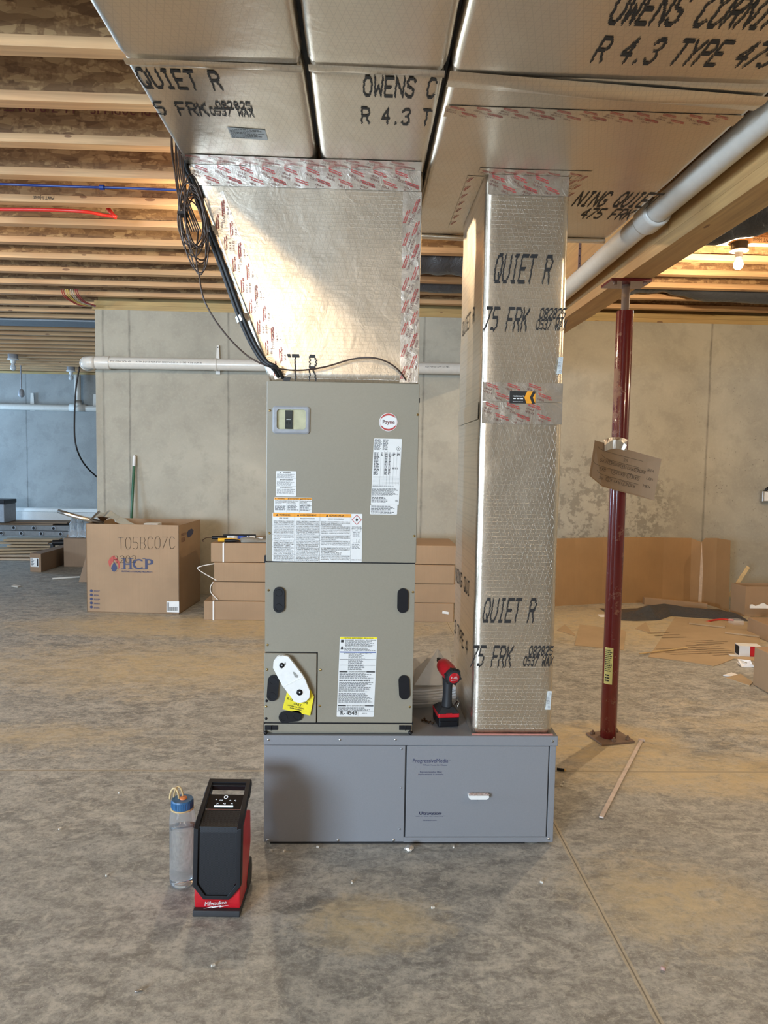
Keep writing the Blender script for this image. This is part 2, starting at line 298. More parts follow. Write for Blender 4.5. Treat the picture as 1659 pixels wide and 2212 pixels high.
class MB:
    def __init__(s): s.v = []; s.f = []; s.m = []
    def add(s, vs, fs, m=0):
        k = len(s.v); s.v += [Vector(v) for v in vs]
        for f in fs: s.f.append(tuple(i+k for i in f)); s.m.append(m)
        return s
    def box(s, x0, x1, y0, y1, z0, z1, m=0, T=None):
        vs = [Vector((x, y, z)) for z in (z0, z1) for y in (y0, y1) for x in (x0, x1)]
        if T: vs = [T @ v for v in vs]
        return s.add(vs, [(0, 2, 3, 1), (4, 5, 7, 6), (0, 1, 5, 4), (2, 6, 7, 3), (0, 4, 6, 2), (1, 3, 7, 5)], m)
    def quad(s, a, b, c, d, m=0): return s.add([a, b, c, d], [(0, 1, 2, 3)], m)
    def tube(s, pts, r, n=10, m=0, caps=True, closed=False):
        pts = [Vector(p) for p in pts]; N = len(pts); rs = r if isinstance(r, (list, tuple)) else [r]*N
        vs = []; nrm = None
        for i, p in enumerate(pts):
            if closed: t = pts[(i+1) % N]-pts[i-1]
            else: t = pts[min(i+1, N-1)]-pts[max(i-1, 0)]
            t = t.normalized() if t.length > 1e-9 else Vector((0, 0, 1))
            if nrm is None: nrm = t.orthogonal().normalized()
            nrm = (nrm-t*nrm.dot(t)).normalized(); b = t.cross(nrm)
            for k in range(n):
                a = 2*PI*k/n; vs.append(p+(nrm*math.cos(a)+b*math.sin(a))*rs[i])
        fs = []
        for i in range(N if closed else N-1):
            j = (i+1) % N
            for k in range(n): fs.append((i*n+k, i*n+(k+1) % n, j*n+(k+1) % n, j*n+k))
        if caps and not closed: fs += [tuple(range(n-1, -1, -1)), tuple((N-1)*n+k for k in range(n))]
        return s.add(vs, fs, m)
    def cyl(s, a, b, r, r2=None, n=20, m=0): return s.tube([a, b], [r, r if r2 is None else r2], n, m)
    def lathe(s, prof, c, n=28, m=0, ax=(0, 0, 1)):
        ax = Vector(ax).normalized(); e1 = ax.orthogonal().normalized(); e2 = ax.cross(e1); c = Vector(c); vs = []
        for r, z in prof:
            for k in range(n):
                a = 2*PI*k/n; vs.append(c+ax*z+(e1*math.cos(a)+e2*math.sin(a))*max(r, 1e-5))
        fs = [(i*n+k, i*n+(k+1) % n, (i+1)*n+(k+1) % n, (i+1)*n+k) for i in range(len(prof)-1) for k in range(n)]
        return s.add(vs, fs, m)
    def prism(s, poly, o, u, v, w, m=0, m2=None):
        """poly in (u,v), thickness vector w"""
        o, u, v, w = map(Vector, (o, u, v, w)); n = len(poly)
        vs = [o+u*a+v*b for a, b in poly]+[o+u*a+v*b+w for a, b in poly]
        fs = [tuple(range(n)), tuple(range(2*n-1, n-1, -1))]
        s.add(vs, fs[:2], m); return s.add(vs, [(i, i+n, (i+1) % n+n, (i+1) % n) for i in range(n)], m if m2 is None else m2)
    def text(s, t, size, o, u, v, m=0, align='l', off=None, wx=1, dispf=None, shear=0):
        vs, fs, wd = textmesh(t); o, u, v = map(Vector, (o, u, v)); sh = {'l': 0, 'c': -wd/2, 'r': -wd}[align]
        P = [o+u*((x+sh+shear*y)*size*wx)+v*(y*size) for x, y in vs]
        if dispf: P = [dispf(p) for p in P]
        return s.add(P, fs, m)
    def fit(s, t, width, size, o, u, v, m=0, **k):
        wd = textmesh(t)[2]; return s.text(t, size, o, u, v, m, wx=width/(wd*size), **k)
    def ink(s, t, h, o, u, v, cw=None, m=0, dispf=None, shear=0, jit=.55, th=.42, rows=15):
        o, u, v = map(Vector, (o, u, v))
        for x0, x1, y0, y1 in stencil(t, h, cw, rows, jit, th):
            P = [o+u*(x+shear*y)+v*y for x, y in ((x0, y0), (x1, y0), (x1, y1), (x0, y1))]
            if dispf: P = [dispf(p) for p in P]
            s.add(P, [(0, 1, 2, 3)], m)
        return s
    def loft(s, rings, m=0, caps=True, closed=True):
        n = len(rings[0]); vs = [p for r in rings for p in r]; e = n if closed else n-1
        fs = [(i*n+k, i*n+(k+1) % n, (i+1)*n+(k+1) % n, (i+1)*n+k) for i in range(len(rings)-1) for k in range(e)]
        if caps: fs += [tuple(range(n-1, -1, -1)), tuple((len(rings)-1)*n+k for k in range(n))]
        return s.add(vs, fs, m)
    def build(s, name, mats, parent=None, smooth=False, bevel=0, recalc=True, seg=2):
        if not isinstance(mats, (list, tuple)): mats = [mats]
        me = bpy.data.meshes.new(name)
        Mi = wm(parent).inverted() if parent else Matrix()
        me.from_pydata([tuple(Mi @ v) for v in s.v], [], s.f)
        for m in mats: me.materials.append(K[m] if isinstance(m, str) else m)
        me.polygons.foreach_set('material_index', s.m)
        if smooth: me.polygons.foreach_set('use_smooth', [True]*len(s.f))
        if recalc:
            import bmesh
            bm = bmesh.new(); bm.from_mesh(me); bmesh.ops.recalc_face_normals(bm, faces=bm.faces); bm.to_mesh(me); bm.free()
        me.update(); o = bpy.data.objects.new(name, me); C.objects.link(o)
        if parent: o.parent = parent
        if bevel:
            b = o.modifiers.new('bevel', 'BEVEL'); b.width = bevel; b.segments = seg; b.limit_method = 'ANGLE'; b.angle_limit = .6
        if smooth == 'auto' or bevel:
            try: me.polygons.foreach_set('use_smooth', [True]*len(s.f)); w_ = o.modifiers.new('wn', 'WEIGHTED_NORMAL'); w_.keep_sharp = False
            except Exception: pass
        return o
def wm(o):
    M = o.matrix_basis.copy() if o else Matrix()
    if o and o.parent: M = wm(o.parent) @ M
    return M
def tag(o, label=None, cat=None, group=None, kind=None):
    for k, v in (('label', label), ('category', cat), ('group', group), ('kind', kind)):
        if v: o[k] = v
    return o
def thing(name, label, cat, loc=(0, 0, 0), rz=0, group=None):
    o = bpy.data.objects.new(name, None); C.objects.link(o); o.empty_display_size = .05
    o.matrix_basis = Matrix.Translation(loc) @ Matrix.Rotation(rz, 4, 'Z'); return tag(o, label, cat, group)
def struct(o): o['kind'] = 'structure'; return o
def kids(o): return [c for c in C.objects if c.parent == o]
def copy_tree(o, parent=None):
    c = o.copy(); C.objects.link(c); c.parent = parent
    for ch in kids(o): copy_tree(ch, c)
    return c
def smoothpath(pts, n=8):
    pts = [Vector(p) for p in pts]; P = [pts[0]]+pts+[pts[-1]]; out = []
    for i in range(1, len(P)-2):
        a, b, c, d = P[i-1:i+3]
        for k in range(n):
            t = k/n; out.append(.5*((2*b)+(c-a)*t+(2*a-5*b+4*c-d)*t*t+(3*b-a-3*c+d)*t**3))
    out.append(pts[-1]); return out
def rrect(a0, a1, b0, b1, r, step, arc=4):
    """rounded rectangle, list of (a,b,na,nb)"""
    out = []
    def side(p, q, n):
        L = math.dist(p, q); k = max(1, round(L/step))
        for i in range(k): out.append((p[0]+(q[0]-p[0])*i/k, p[1]+(q[1]-p[1])*i/k, n[0], n[1]))
    def corner(cx, cy, a):
        for i in range(arc):
            t = a+PI/2*i/arc; out.append((cx+r*math.cos(t), cy+r*math.sin(t), math.cos(t), math.sin(t)))
    side((a0+r, b0), (a1-r, b0), (0, -1)); corner(a1-r, b0+r, -PI/2)
    side((a1, b0+r), (a1, b1-r), (1, 0)); corner(a1-r, b1-r, 0)
    side((a1-r, b1), (a0+r, b1), (0, 1)); corner(a0+r, b1-r, PI/2)
    side((a0, b1-r), (a0, b0+r), (-1, 0)); corner(a0+r, b0+r, PI)
    return out
def softduct(mb, t0, t1, rect, axis, r=.02, step=.035, amp=.002, m=0, pinch=0):
    """insulated duct run: section rect(t) swept along axis, gently pillowed"""
    n = max(2, round((t1-t0)/step)); rings = []
    base = rrect(*rect(t0), r, step)
    for i in range(n+1):
        t = t0+(t1-t0)*i/n; q = i/n; A = rect(t0); B = rect(t); ring = []
        e = min(q, 1-q)*(t1-t0); pin = pinch*max(0, 1-e/.05)**2
        for a, b, na, nb in base:
            fa = (a-A[0])/(A[1]-A[0]); fb = (b-A[2])/(A[3]-A[2])
            a2 = B[0]+fa*(B[1]-B[0]); b2 = B[2]+fb*(B[3]-B[2])
            p = (a2, b2, t) if axis == 'z' else (a2, t, b2)
            d = amp_disp(p, amp)-pin
            a2 += na*d; b2 += nb*d
            ring.append((a2, b2, t) if axis == 'z' else (a2, t, b2))
        rings.append(ring)
    mb.loft(rings, m); return mb
def greek(mb, x0, x1, z1, z0, rows, put, m=1, hfrac=.5, fill=1.0, seed=1):
    """rows of unreadably small print"""
    rnd = random.Random(seed); dz = (z1-z0)/rows
    for i in range(rows):
        zt = z1-dz*i-dz*.2; x = x0; xe = x0+(x1-x0)*fill*rnd.uniform(.72, 1)
        while x < xe:
            wd = rnd.uniform(.003, .011); e = min(x+wd, xe)
            mb.quad(put(x, zt-dz*hfrac), put(e, zt-dz*hfrac), put(e, zt), put(x, zt), m); x = e+.0018
# ------------------------------------------------------------------ the room shell
ZB = 2.84; WY = 7.05
def sbox(name, mat, *a, **k): return struct(MB().box(*a).build(name, mat, **k))
sbox('floor', 'floor', -10, 6.5, -6, 14, -.12, 0)
sbox('ceiling', 'deck', -10, 6.5, -6, 14, ZB+.30, ZB+.36)
sbox('wall_back', 'wall', -2.575, 6.5, WY, WY+.25, 0, 2.755)
sbox('wall_far_left', 'wall2', -10, -2.0, 13.05, 13.3, 0, 2.80)
sbox('wall_right', 'wall', 6.2, 6.45, -6, WY+.25, 0, ZB+.3)
sbox('trim_3', 'treated', -2.58, 6.2, WY+.10, WY+.14, ZB, ZB+.30)
sbox('trim_4', 'treated', -9.7, -2.0, 13.16, 13.2, ZB, ZB+.30)
b = MB()       # front wall behind the camera with a window opening
b.box(-10, -6.8, -5.8, -5.55, 0, ZB+.3); b.box(-3.6, 6.2, -5.8, -5.55, 0, ZB+.3); b.box(-6.8, -3.6, -5.8, -5.55, 0, .45); b.box(-6.8, -3.6, -5.8, -5.55, 2.45, ZB+.3)
struct(b.build('wall_front', 'wall2'))
b = MB()
for y0, y1 in ((-5.55, 0), (2, 9.9), (12.1, 13.3)): b.box(-10, -9.7, y0, y1, 0, ZB+.3)
b.box(-10, -9.7, 0, 2, 0, 1); b.box(-10, -9.7, 9.9, 12.1, 0, .7); b.box(-10, -9.7, 0, 2, 2.2, ZB+.3); b.box(-10, -9.7, 9.9, 12.1, 2.3, ZB+.3)
struct(b.build('wall_left', 'wall2'))
b = MB(); b.box(-2.6, 6.2, WY-.005, WY+.14, 2.755, 2.795); b.box(-2.58, 6.2, WY, WY+.14, 2.797, ZB-.001)
struct(b.build('trim_1', 'treated'))
b = MB(); b.box(-9.7, -2, 13.05, 13.2, 2.80, 2.84); struct(b.build('trim_2', 'treated'))
# ------------------------------------------------------------------ ceiling joists
def joist_parts(root, x0, x1, y, detail=True):
    z = ZB
    MB().box(x0, x1, y-.07, y, z, z+.042).build('bottom_flange', 'pine', root, bevel=.002)
    MB().box(x0, x1, y-.041, y-.030, z+.042, z+.258).build('web', 'osb', root)
    MB().box(x0, x1, y-.07, y, z+.258, z+.299).build('top_flange', 'pine', root)
ords = 'first second third fourth fifth sixth seventh eighth ninth tenth eleventh twelfth thirteenth fourteenth fifteenth sixteenth seventeenth'.split()
def ordn(k): return ords[k]
j0 = None
for k in range(-2, 11):
    y = 2.83+.407*k
    lab = ('wooden I-joist overhead, the %s from the top edge of the photo' % ordn(k)) if k >= 0 else ('wooden I-joist overhead just outside the top of the photo, %s the camera' % ('above' if k == -2 else 'a step ahead of'))
    r = thing('ceiling_joist', lab, 'joist', (0, y, ZB), 0, 'I-joists crossing the near ceiling')
    if j0 is None: joist_parts(r, -9.6, 6.1, y); j0 = r
    else:
        for c in kids(j0): c2 = c.copy(); C.objects.link(c2); c2.parent = r
j1 = None
for k, y in enumerate((7.36, 7.72, 8.04)):
    r = thing('ceiling_joist', 'wooden I-joist left of the concrete wall, %s of three before the steel beam' % ordn(k), 'joist', (0, y, ZB), 0, 'I-joists between wall end and steel beam')
    if j1 is None: joist_parts(r, -9.6, -2.0, y); j1 = r
    else:
        for c in kids(j1): c2 = c.copy(); C.objects.link(c2); c2.parent = r
j2 = None
for k in range(13):
    y = 8.84+.345*k
    r = thing('ceiling_joist', 'far grey-brown I-joist beyond the steel beam, %s from the beam' % ordn(k), 'joist', (0, y, ZB), 0, 'I-joists beyond the steel beam')
    if j2 is None: joist_parts(r, -9.6, -2.0, y); j2 = r
    else:
        for c in kids(j2): c2 = c.copy(); C.objects.link(c2); c2.parent = r
# lettering on the flanges
def flange_print(txts, y, name='flange_print'):
    rt = [o for o in C.objects if o.name.startswith('ceiling_joist') and abs(o.location.y-y) < .01][0]
    m = MB()
    for t_, x, s_ in txts:    # printed upside down as seen from here
        m.text(t_, s_, (x, y-.0712, ZB+.034), (-1, 0, 0), (0, 0, -1), 0, wx=.8)
    m.build(name, 'ink', rt)
flange_print([('PWT I-Joist', -1.83, .032)], 2.83+.407*4)
flange_print([('PWT I-Joist', 2.72, .034), ('Made in Canada', 2.33, .034), ('PWT 20S OR LPI-20 PLUS 11 7/8', 2.07, .034)], 2.83+.407*5)
flange_print([('PLUS 11 7/8', 1.82, .034)], 2.83+.407*4)
m = MB(); rt = [o for o in C.objects if o.name.startswith('ceiling_joist') and abs(o.location.y-(2.83+.407*2)) < .01][0]
m.text('LPI 20PLUS   11 7/8 PWT', .07, (-1.0, 3.602, ZB+.20), (-1, 0, 0), (0, 0, -1), 0)
m.build('web_print', 'brown_ink', rt)
# steel beam in the left bay
o = MB(); o.box(-9.6, -2.0, 8.10, 8.46, ZB-.012, ZB+.004); o.box(-9.6, -2.0, 8.272, 8.288, ZB+.004, ZB+.22); o.box(-9.6, -2.0, 8.10, 8.46, ZB+.22, ZB+.236)
tag(o.build('steel_beam', 'beamb'), 'blue-grey painted flat beam crossing the ceiling left of the concrete wall', 'beam')
# ------------------------------------------------------------------ laminated beam, post, drain pipe on the right
r = thing('laminated_beam', 'long honey-coloured timber beam on a red steel post', 'beam', (1.28, 3.3, 2.21))
o = MB(); o.box(1.200, 1.243, -3.0, 2.855, 2.262, ZB-.002); o.box(1.200, 1.243, 2.860, WY+.1, 2.262, ZB-.002); o.build('outer_ply', 'lvl', r, bevel=.002)
MB().box(1.2445, 1.287, -3.0, WY+.1, 2.262, ZB-.002).build('middle_ply', 'lvl', r, bevel=.002)
MB().box(1.2885, 1.331, -3.0, WY+.1, 2.262, ZB-.002).build('inner_ply', 'lvl', r, bevel=.002)
MB().box(1.197, 1.335, -3.0, WY-.01, 2.212, 2.260).build('bottom_plate', 'treated' if 0 else 'lvl', r, bevel=.002)
PX, PY = 1.238, 3.395
r = thing('steel_post', 'dark red round steel jack post with scuffed paint on bolted base plate', 'post', (PX, PY, 0))
pv = MB().cyl((PX, PY, .012), (PX, PY, 2.075), .039, n=40).build('post_tube', 'maroon', r, smooth='auto')
MB().cyl((PX, PY, 2.0), (PX, PY, 2.197), .019, n=20).build('jack_screw', 'rusty', r, smooth='auto')
o = MB(); T = Matrix.Translation((PX+.01, PY, 0)) @ Matrix.Rotation(.22, 4, 'Z'); o.box(-.09, .09, -.075, .075, .0, .011, T=T); o.build('base_plate', 'rusty', r, bevel=.002)
for dx, dy in ((-.066, .05), (.066, -.05), (-.015, -.058), (.066, .05)):
    q = T @ Vector((dx, dy, 0)); o = MB(); o.cyl((q.x, q.y, .011), (q.x, q.y, .022), .011, n=6); o.cyl((q.x, q.y, .022), (q.x, q.y, .03), .005); o.build('anchor_bolt', 'rusty', r)
o = MB(); o.box(PX-.095, PX+.095, PY-.075, PY+.075, 2.197, 2.2105); o.build('top_plate', 'maroon', r, bevel=.002)
for dx in (-.07, .07):
    o = MB(); o.cyl((PX+dx, PY-.05, 2.186), (PX+dx, PY-.05, 2.197), .009, n=6); o.build('plate_bolt', 'rusty', r)
def post_put(a0, z0):
    return lambda x, z: Vector((PX+.0397*math.sin((x+a0)/.0397), PY-.0397*math.cos((x+a0)/.0397), z+z0))
put = post_put(-.047, 0); o = MB()
zc0, zc1 = .285, .465
for i in range(8):
    x0 = .042*i/8; x1 = .042*(i+1)/8; o.quad(put(x0, zc0), put(x1, zc0), put(x1, zc1), put(x0, zc1), 0)
put2 = lambda x, z: (lambda p: p+(p-Vector((PX, PY, p.z))).normalized()*.0006)(put(x, z))
greek(o, .004, .038, zc1-.01, zc0+.06, 12, put2, 1, seed=4); greek(o, .006, .03, zc0+.05, zc0+.01, 3, put2, 1, seed=5)
o.build('post_label', [flat('yellow_label', (.66, .62, .22), .5), 'ink'], r, recalc=False)
# PVC drain under the joists beside the beam
r = thing('drain_pipe', 'thick white drain pipe running above beside the timber beam', 'pipe', (1.13, 3, 2.31))
def dpy(y): return Vector((1.125+.004*(y-2), y, 2.335-.008*(y-1.9)))
MB().cyl(dpy(-2.5), dpy(2.87), .045, n=36).build('pipe_run', 'pvc', r, smooth='auto')
MB().cyl(dpy(2.80), dpy(6.9), .045, n=36).build('pipe_run', 'pvc', r, smooth='auto')
o = MB(); q = dpy(2.84); o.lathe([(.046, -.06), (.0550, -.058), (.0580, -.045), (.0580, .045), (.0560, .058), (.046, .06)], q, 36, ax=dpy(4)-dpy(1)); o.build('coupling', 'pvc', r, smooth='auto')
o = MB(); a = (dpy(4)-dpy(1)).normalized()
for y0, t_ in ((1.75, 'PVC DWV  4 IN  SCH 40'), (2.25, 'ASTM D2665  NSF-DWV'), (2.45, 'CELL CORE PIPE'), (3.45, 'PVC 1120 SCH 40 ASTM')):
    oo = dpy(y0)
    vs, fs, wd = textmesh(t_)
    P = []
    for x, y in vs:
        th = 2.50+(y-.35)*.022/.045; c = dpy(y0+x*.028); P.append(c+Vector((math.cos(th), 0, math.sin(th)))*.0457)
    o.add(P, fs, 0)
o.build('pipe_print', 'ink', r, recalc=False)
r = thing('pipe_strap', 'perforated strap hanging beside the far end of the white drain pipe', 'strap', (1.2, 4.1, 2.4))
o = MB(); q = at(1254, 540, Y=4.0); o.box(q.x-.011, q.x+.011, 4.0, 4.002, 2.33, ZB); o.build('strap_band', flat('purple_strap', (.30, .27, .36), .4), r)
o = MB(); [o.cyl((q.x+.004*(-1)**k, 3.9993, 2.36+.02*k), (q.x+.004*(-1)**k, 4.0, 2.36+.02*k), .003, n=8) for k in range(16)]; o.build('strap_hole', 'dark', r)
# ------------------------------------------------------------------ ducts
TZ = 2.31; YF = 2.425
AMP = .0018
def onxy(p): p = Vector(p); return Vector((p.x, p.y, TZ-amp_disp((p.x, p.y, TZ), AMP)-.0016))
def run(parent, name, x0, x1, y0, y1, z0, z1, mat='fxy', pinch=.006):
    o = MB(); softduct(o, y0, y1, lambda t: (x0, x1, z0, z1), 'y', .022, .035, AMP, 0, pinch); return o.build(name, mat, parent, smooth=True)
def tape_print(o, L, W, P, mot=.073, seed=0, sc_=1.0, flip=1):
    """P(a,b): a along tape, b across.  red bars, names and weather notes in two staggered rows"""
    rows = 2 if W > .05 else 1; k0 = 0
    def piece(t_, size, a, b, ang, m):
        vs, fs, wd = textmesh(t_); ca, sa = math.cos(ang), math.sin(ang)
        put2(vs, fs, size, a, b, ca, sa, m)
    def put2(vs, fs, size, a, b, ca, sa, m):          # print stops where the tape was slit
        q = [(a+(x*ca-y*sa)*size, b+(x*sa+y*ca)*size) for x, y in vs]; lo, hi = min(0, W), max(0, W)
        keep = [f for f in fs if all(.0005 < q[i][0] < L-.0005 and lo+.0005 < q[i][1] < hi-.0005 for i in f)]
        if keep: o.add([P(*p) for p in q], keep, m)
    ang = -.33
    for row in range(rows):
        bb = W*(.97 if row == 0 else .46) if rows == 2 else W*.62
        a = (.0 if row == 0 else mot*.5)+.008; i = row
        while a < L-.05:
            ca, sa = math.cos(ang), math.sin(ang); bl = .047*sc_; bh = .0022
            nb = 12; put2([(bl*k_/nb, y) for y in (0, bh) for k_ in range(nb+1)], [(k_, k_+1, k_+nb+2, k_+nb+1) for k_ in range(nb)], 1, a, bb, ca, sa, 0)
            for e in (0, .0005): piece('VentureTape', .0088*sc_, a+.003+e, bb-.0090, ang, 0)
            piece('1581A' if i % 2 else '181A-P', .0095*sc_, a-.004, bb-.020, ang, 1)
            if not i % 2: piece('181B-FX', .0095*sc_, a-.008, bb-.030, ang, 1)
            if row == 0 and i % 2: piece('COLD WEATHER', .0095*sc_, a+.014, bb-.033, ang, 1)
            a += mot; i += 1
def strip(parent, P, L, W, nL=40, nW=6, mat='tape', name='foil_tape', off=.0012, wr=.0016, seed=0, pr=True):
    """one length of foil tape laid on a duct; P(a,b,d) with d the lift off the surface"""
    o = MB(); rg = []
    for i in range(nL+1):
        rg.append([P(L*i/nL, W*j/nW, off+wr*noise.noise(Vector((i*.9+seed, j*.7, seed)))) for j in range(nW+1)])
    o.loft(rg, 0, caps=False, closed=False); t_ = o.build(name, mat, parent, smooth=True, recalc=False)
    if pr:
        o = MB(); tape_print(o, L, W, lambda a, b: P(a, b, off+wr+.0006), seed=seed); o.build('tape_print', ['red_ink', 'brown_ink'], t_, recalc=False)
    return t_
# supply trunk
r = thing('supply_trunk_duct', 'wide foil-wrapped trunk duct above the tall air handler', 'duct', (-.2, 2.0, TZ))
SY = at(660, 140, Z=2.31).y; YE = 3.0
run(r, 'foil_wrap', -.592, -.156, -3, SY, TZ-.004, 2.80)
run(r, 'foil_wrap', -.592, -.156, SY+.003, YE, TZ, 2.80)
run(r, 'foil_wrap', -.144, .196, -3, SY+.01, TZ-.004, 2.80)
run(r, 'foil_wrap', -.144, .196, SY+.013, YE, TZ, 2.80)
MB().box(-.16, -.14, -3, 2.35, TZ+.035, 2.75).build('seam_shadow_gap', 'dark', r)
for x0, x1 in ((-.586, -.158), (-.142, .192)):     # loose flap of facing hanging over each cross seam
    o = MB(); rg = []
    for i in range(26):
        x = x0+(x1-x0)*i/25; sag = .006+.003*math.sin(i*.6)+.004*(i/25)
        sag *= .7; rg.append([(x, SY-.010+.006*i/25, TZ-.004), (x, SY+.006+.006*i/25, TZ-.004-sag), (x, SY+.018+.003*math.sin(i*.8), TZ-.003-sag*.5), (x, SY+.028, TZ-.001)])
    o.loft(rg, 0, False, False); o.build('seam_flap', 'fxy', r, smooth=True)
def px(px_, py_): return at(px_, py_, Z=TZ)
def words(parent, t_, h, o, u, v, cw, **kw):      # every printed word is a piece of its own
    i = 0; o = Vector(o); u = Vector(u)
    for wd in t_.split(' '):
        m = MB(); m.ink(wd, h, o+u*(cw*i), u, v, cw, **kw); m.build('facing_print', 'ink', parent, recalc=False); i += len(wd)+1
def ink_xy(parent, items):
    for t_, x0p, y0p, x1p, y1p, kw in items:      # lower-left and upper-right pixel of the word
        o = MB()
        a = px(x0p, y0p); bq = px(x1p, y1p); h = a.y-bq.y; cw = (bq.x-a.x)/(len(t_)-.28)
        words(parent, t_, h, (a.x, a.y, 0), (1, 0, 0), (0, -1, 0), cw, dispf=(lambda p: onxy(p)-Vector((0, 0, .0045))) if a.y < SY else onxy, **kw)
ink_xy(r, [('QUIET R', 312, 187, 468, 155, {}), ('5 FRK', 345, 246, 442, 224, {'jit': 1.0}),
           ('082825', 470, 234, 540, 222, {'jit': .9, 'th': .5, 'rows': 9}), ('0537 WAX', 458, 248, 545, 236, {'jit': .9, 'th': .5, 'rows': 9}),
           ('OWENS C', 786, 205, 945, 172, {}), ('R 4.3 T', 782, 264, 932, 238, {'jit': .7})])
o = MB(); a = px(500, 297); bq = px(572, 277); o.quad(onxy((a.x, a.y, 0)), onxy((bq.x, a.y+.006, 0)), onxy((bq.x, bq.y+.006, 0)), onxy((a.x, bq.y, 0)), 0)
greek(o, a.x+.004, bq.x-.004, -(bq.y+.006), -(a.y-.002), 7, lambda x, z: onxy((x, -z, 0))-Vector((0, 0, .0006)), 1, seed=9, hfrac=.35)
o.build('blue_grey_sticker', [flat('sticker_blue', (.55, .61, .64), .5), 'ink'], r, recalc=False)
# return trunk
r = thing('return_trunk_duct', 'widest foil-wrapped trunk duct overhead at right, above the square return duct', 'duct', (.6, 2.0, TZ))
run(r, 'foil_wrap', .206, 1.045, -3, SY+.02, TZ-.004, 2.80)
run(r, 'foil_wrap', .206, 1.045, SY+.023, 3.10, TZ, 2.80)
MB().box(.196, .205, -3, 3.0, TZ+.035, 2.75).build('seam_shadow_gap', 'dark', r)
o = MB(); rg = []
for i in range(40):
    x = .204+(1.045-.204)*i/39; sag = .005+.016*math.sin(PI*i/39)**1.5
    y_ = SY-.003+.07*i/39; rg.append([(x, y_, TZ-.004), (x, y_+.026+.01*math.sin(PI*i/39), TZ-.004-sag), (x, y_+.05+.01*math.sin(PI*i/39), TZ-.003-sag*.5), (x, y_+.08, TZ-.001)])
o.loft(rg, 0, False, False); o.build('seam_flap', 'fxy', r, smooth=True)
ink_xy(r, [('OWENS CORNING', 1312, 42, 1760, -6, {}), ('R 4.3 TYPE 475 FRK', 1278, 127, 1815, 96, {}),
           ('NING QUIET R', 1236, 443, 1470, 421, {}), ('475 FRK', 1250, 470, 1375, 454, {'jit': .8})])
def flatP(x, y, dx, dy):
    L = math.hypot(dx, dy); u = Vector((dx/L, dy/L, 0)); v = Vector((u.y, -u.x, 0))
    return lambda a, b_, d=.0: (lambda q: Vector((q.x, q.y, TZ-amp_disp((q.x, q.y, TZ), AMP)-.001-d)))(Vector((x, y, 0))+u*a+v*b_)
strip(r, flatP(.215, at(1000, 252, Z=TZ).y, 1, 0), .82, .062, 50, 5, 'fxy', seed=3, wr=.0003, off=.0006)
# end roll of insulation at the back of the trunk
o = MB()
o.tube(smoothpath([(.22, 3.10, TZ-.002), (.45, 3.105, TZ-.006), (.7, 3.10, TZ-.004), (1.03, 3.10, TZ-.002)]), .012, 10); o.build('rolled_edge', 'tape', r, smooth='auto')
# plenum over the air handler
r = thing('supply_plenum', 'tapered foil-wrapped plenum between air handler and trunk duct', 'duct', (-.06, 2.7, 1.612))
def prect(t):
    q = (t-1.612)/(TZ-1.612); return (-.312-.262*q, .190+.001*q, YF+.003, 2.965)
def onfr(y0, off=.0016, amp=AMP): return lambda p: Vector((p[0], y0-amp_disp((p[0], y0, p[2]), amp)-off, p[2]))
def plfr(p): return onfr(YF+.003)(p)
o = MB(); softduct(o, 1.612, TZ-.001, prect, 'z', .015, .03, AMP, 0, 0); o.build('foil_wrap', 'fxz', r, smooth=True)
def frP(x, z, dx, dz, y0):
    L = math.hypot(dx, dz); u = Vector((dx/L, 0, dz/L)); v = Vector((-u.z, 0, u.x))
    return lambda a, b_, d=.0: (lambda q: Vector((q.x, y0-amp_disp((q.x, y0, q.z), AMP)-.0012-d, q.z)))(Vector((x, 0, z))+u*a+v*b_)
strip(r, frP(-.570, TZ-.068, 1, 0, YF+.003), .755, .066, 50, 5, seed=1)
s0 = Vector((-.309, 1.641)); s1 = Vector((-.545, 2.225)); dd = s1-s0
strip(r, frP(s0.x+.080, s0.y, dd.x, dd.y, YF+.003), dd.length, .068, 50, 5, seed=2)
strip(r, frP(.188, 1.615, 0, 1, YF+.003), .625, .062, 50, 5, seed=4)
tr = [o for o in C.objects if o.name == 'supply_trunk_duct'][0]
strip(tr, flatP(-.585, 2.424, 1, 0), .77, .070, 50, 5, seed=6, wr=.0005)
o = MB(); a = at(612, 818, Y=YF); bq = at(683, 770, Y=YF)
words(r, 'ET R', bq.z-a.z, (a.x, 0, a.z), (1, 0, 0), (0, 0, 1), (bq.x-a.x)/3.72, dispf=plfr, jit=.8)
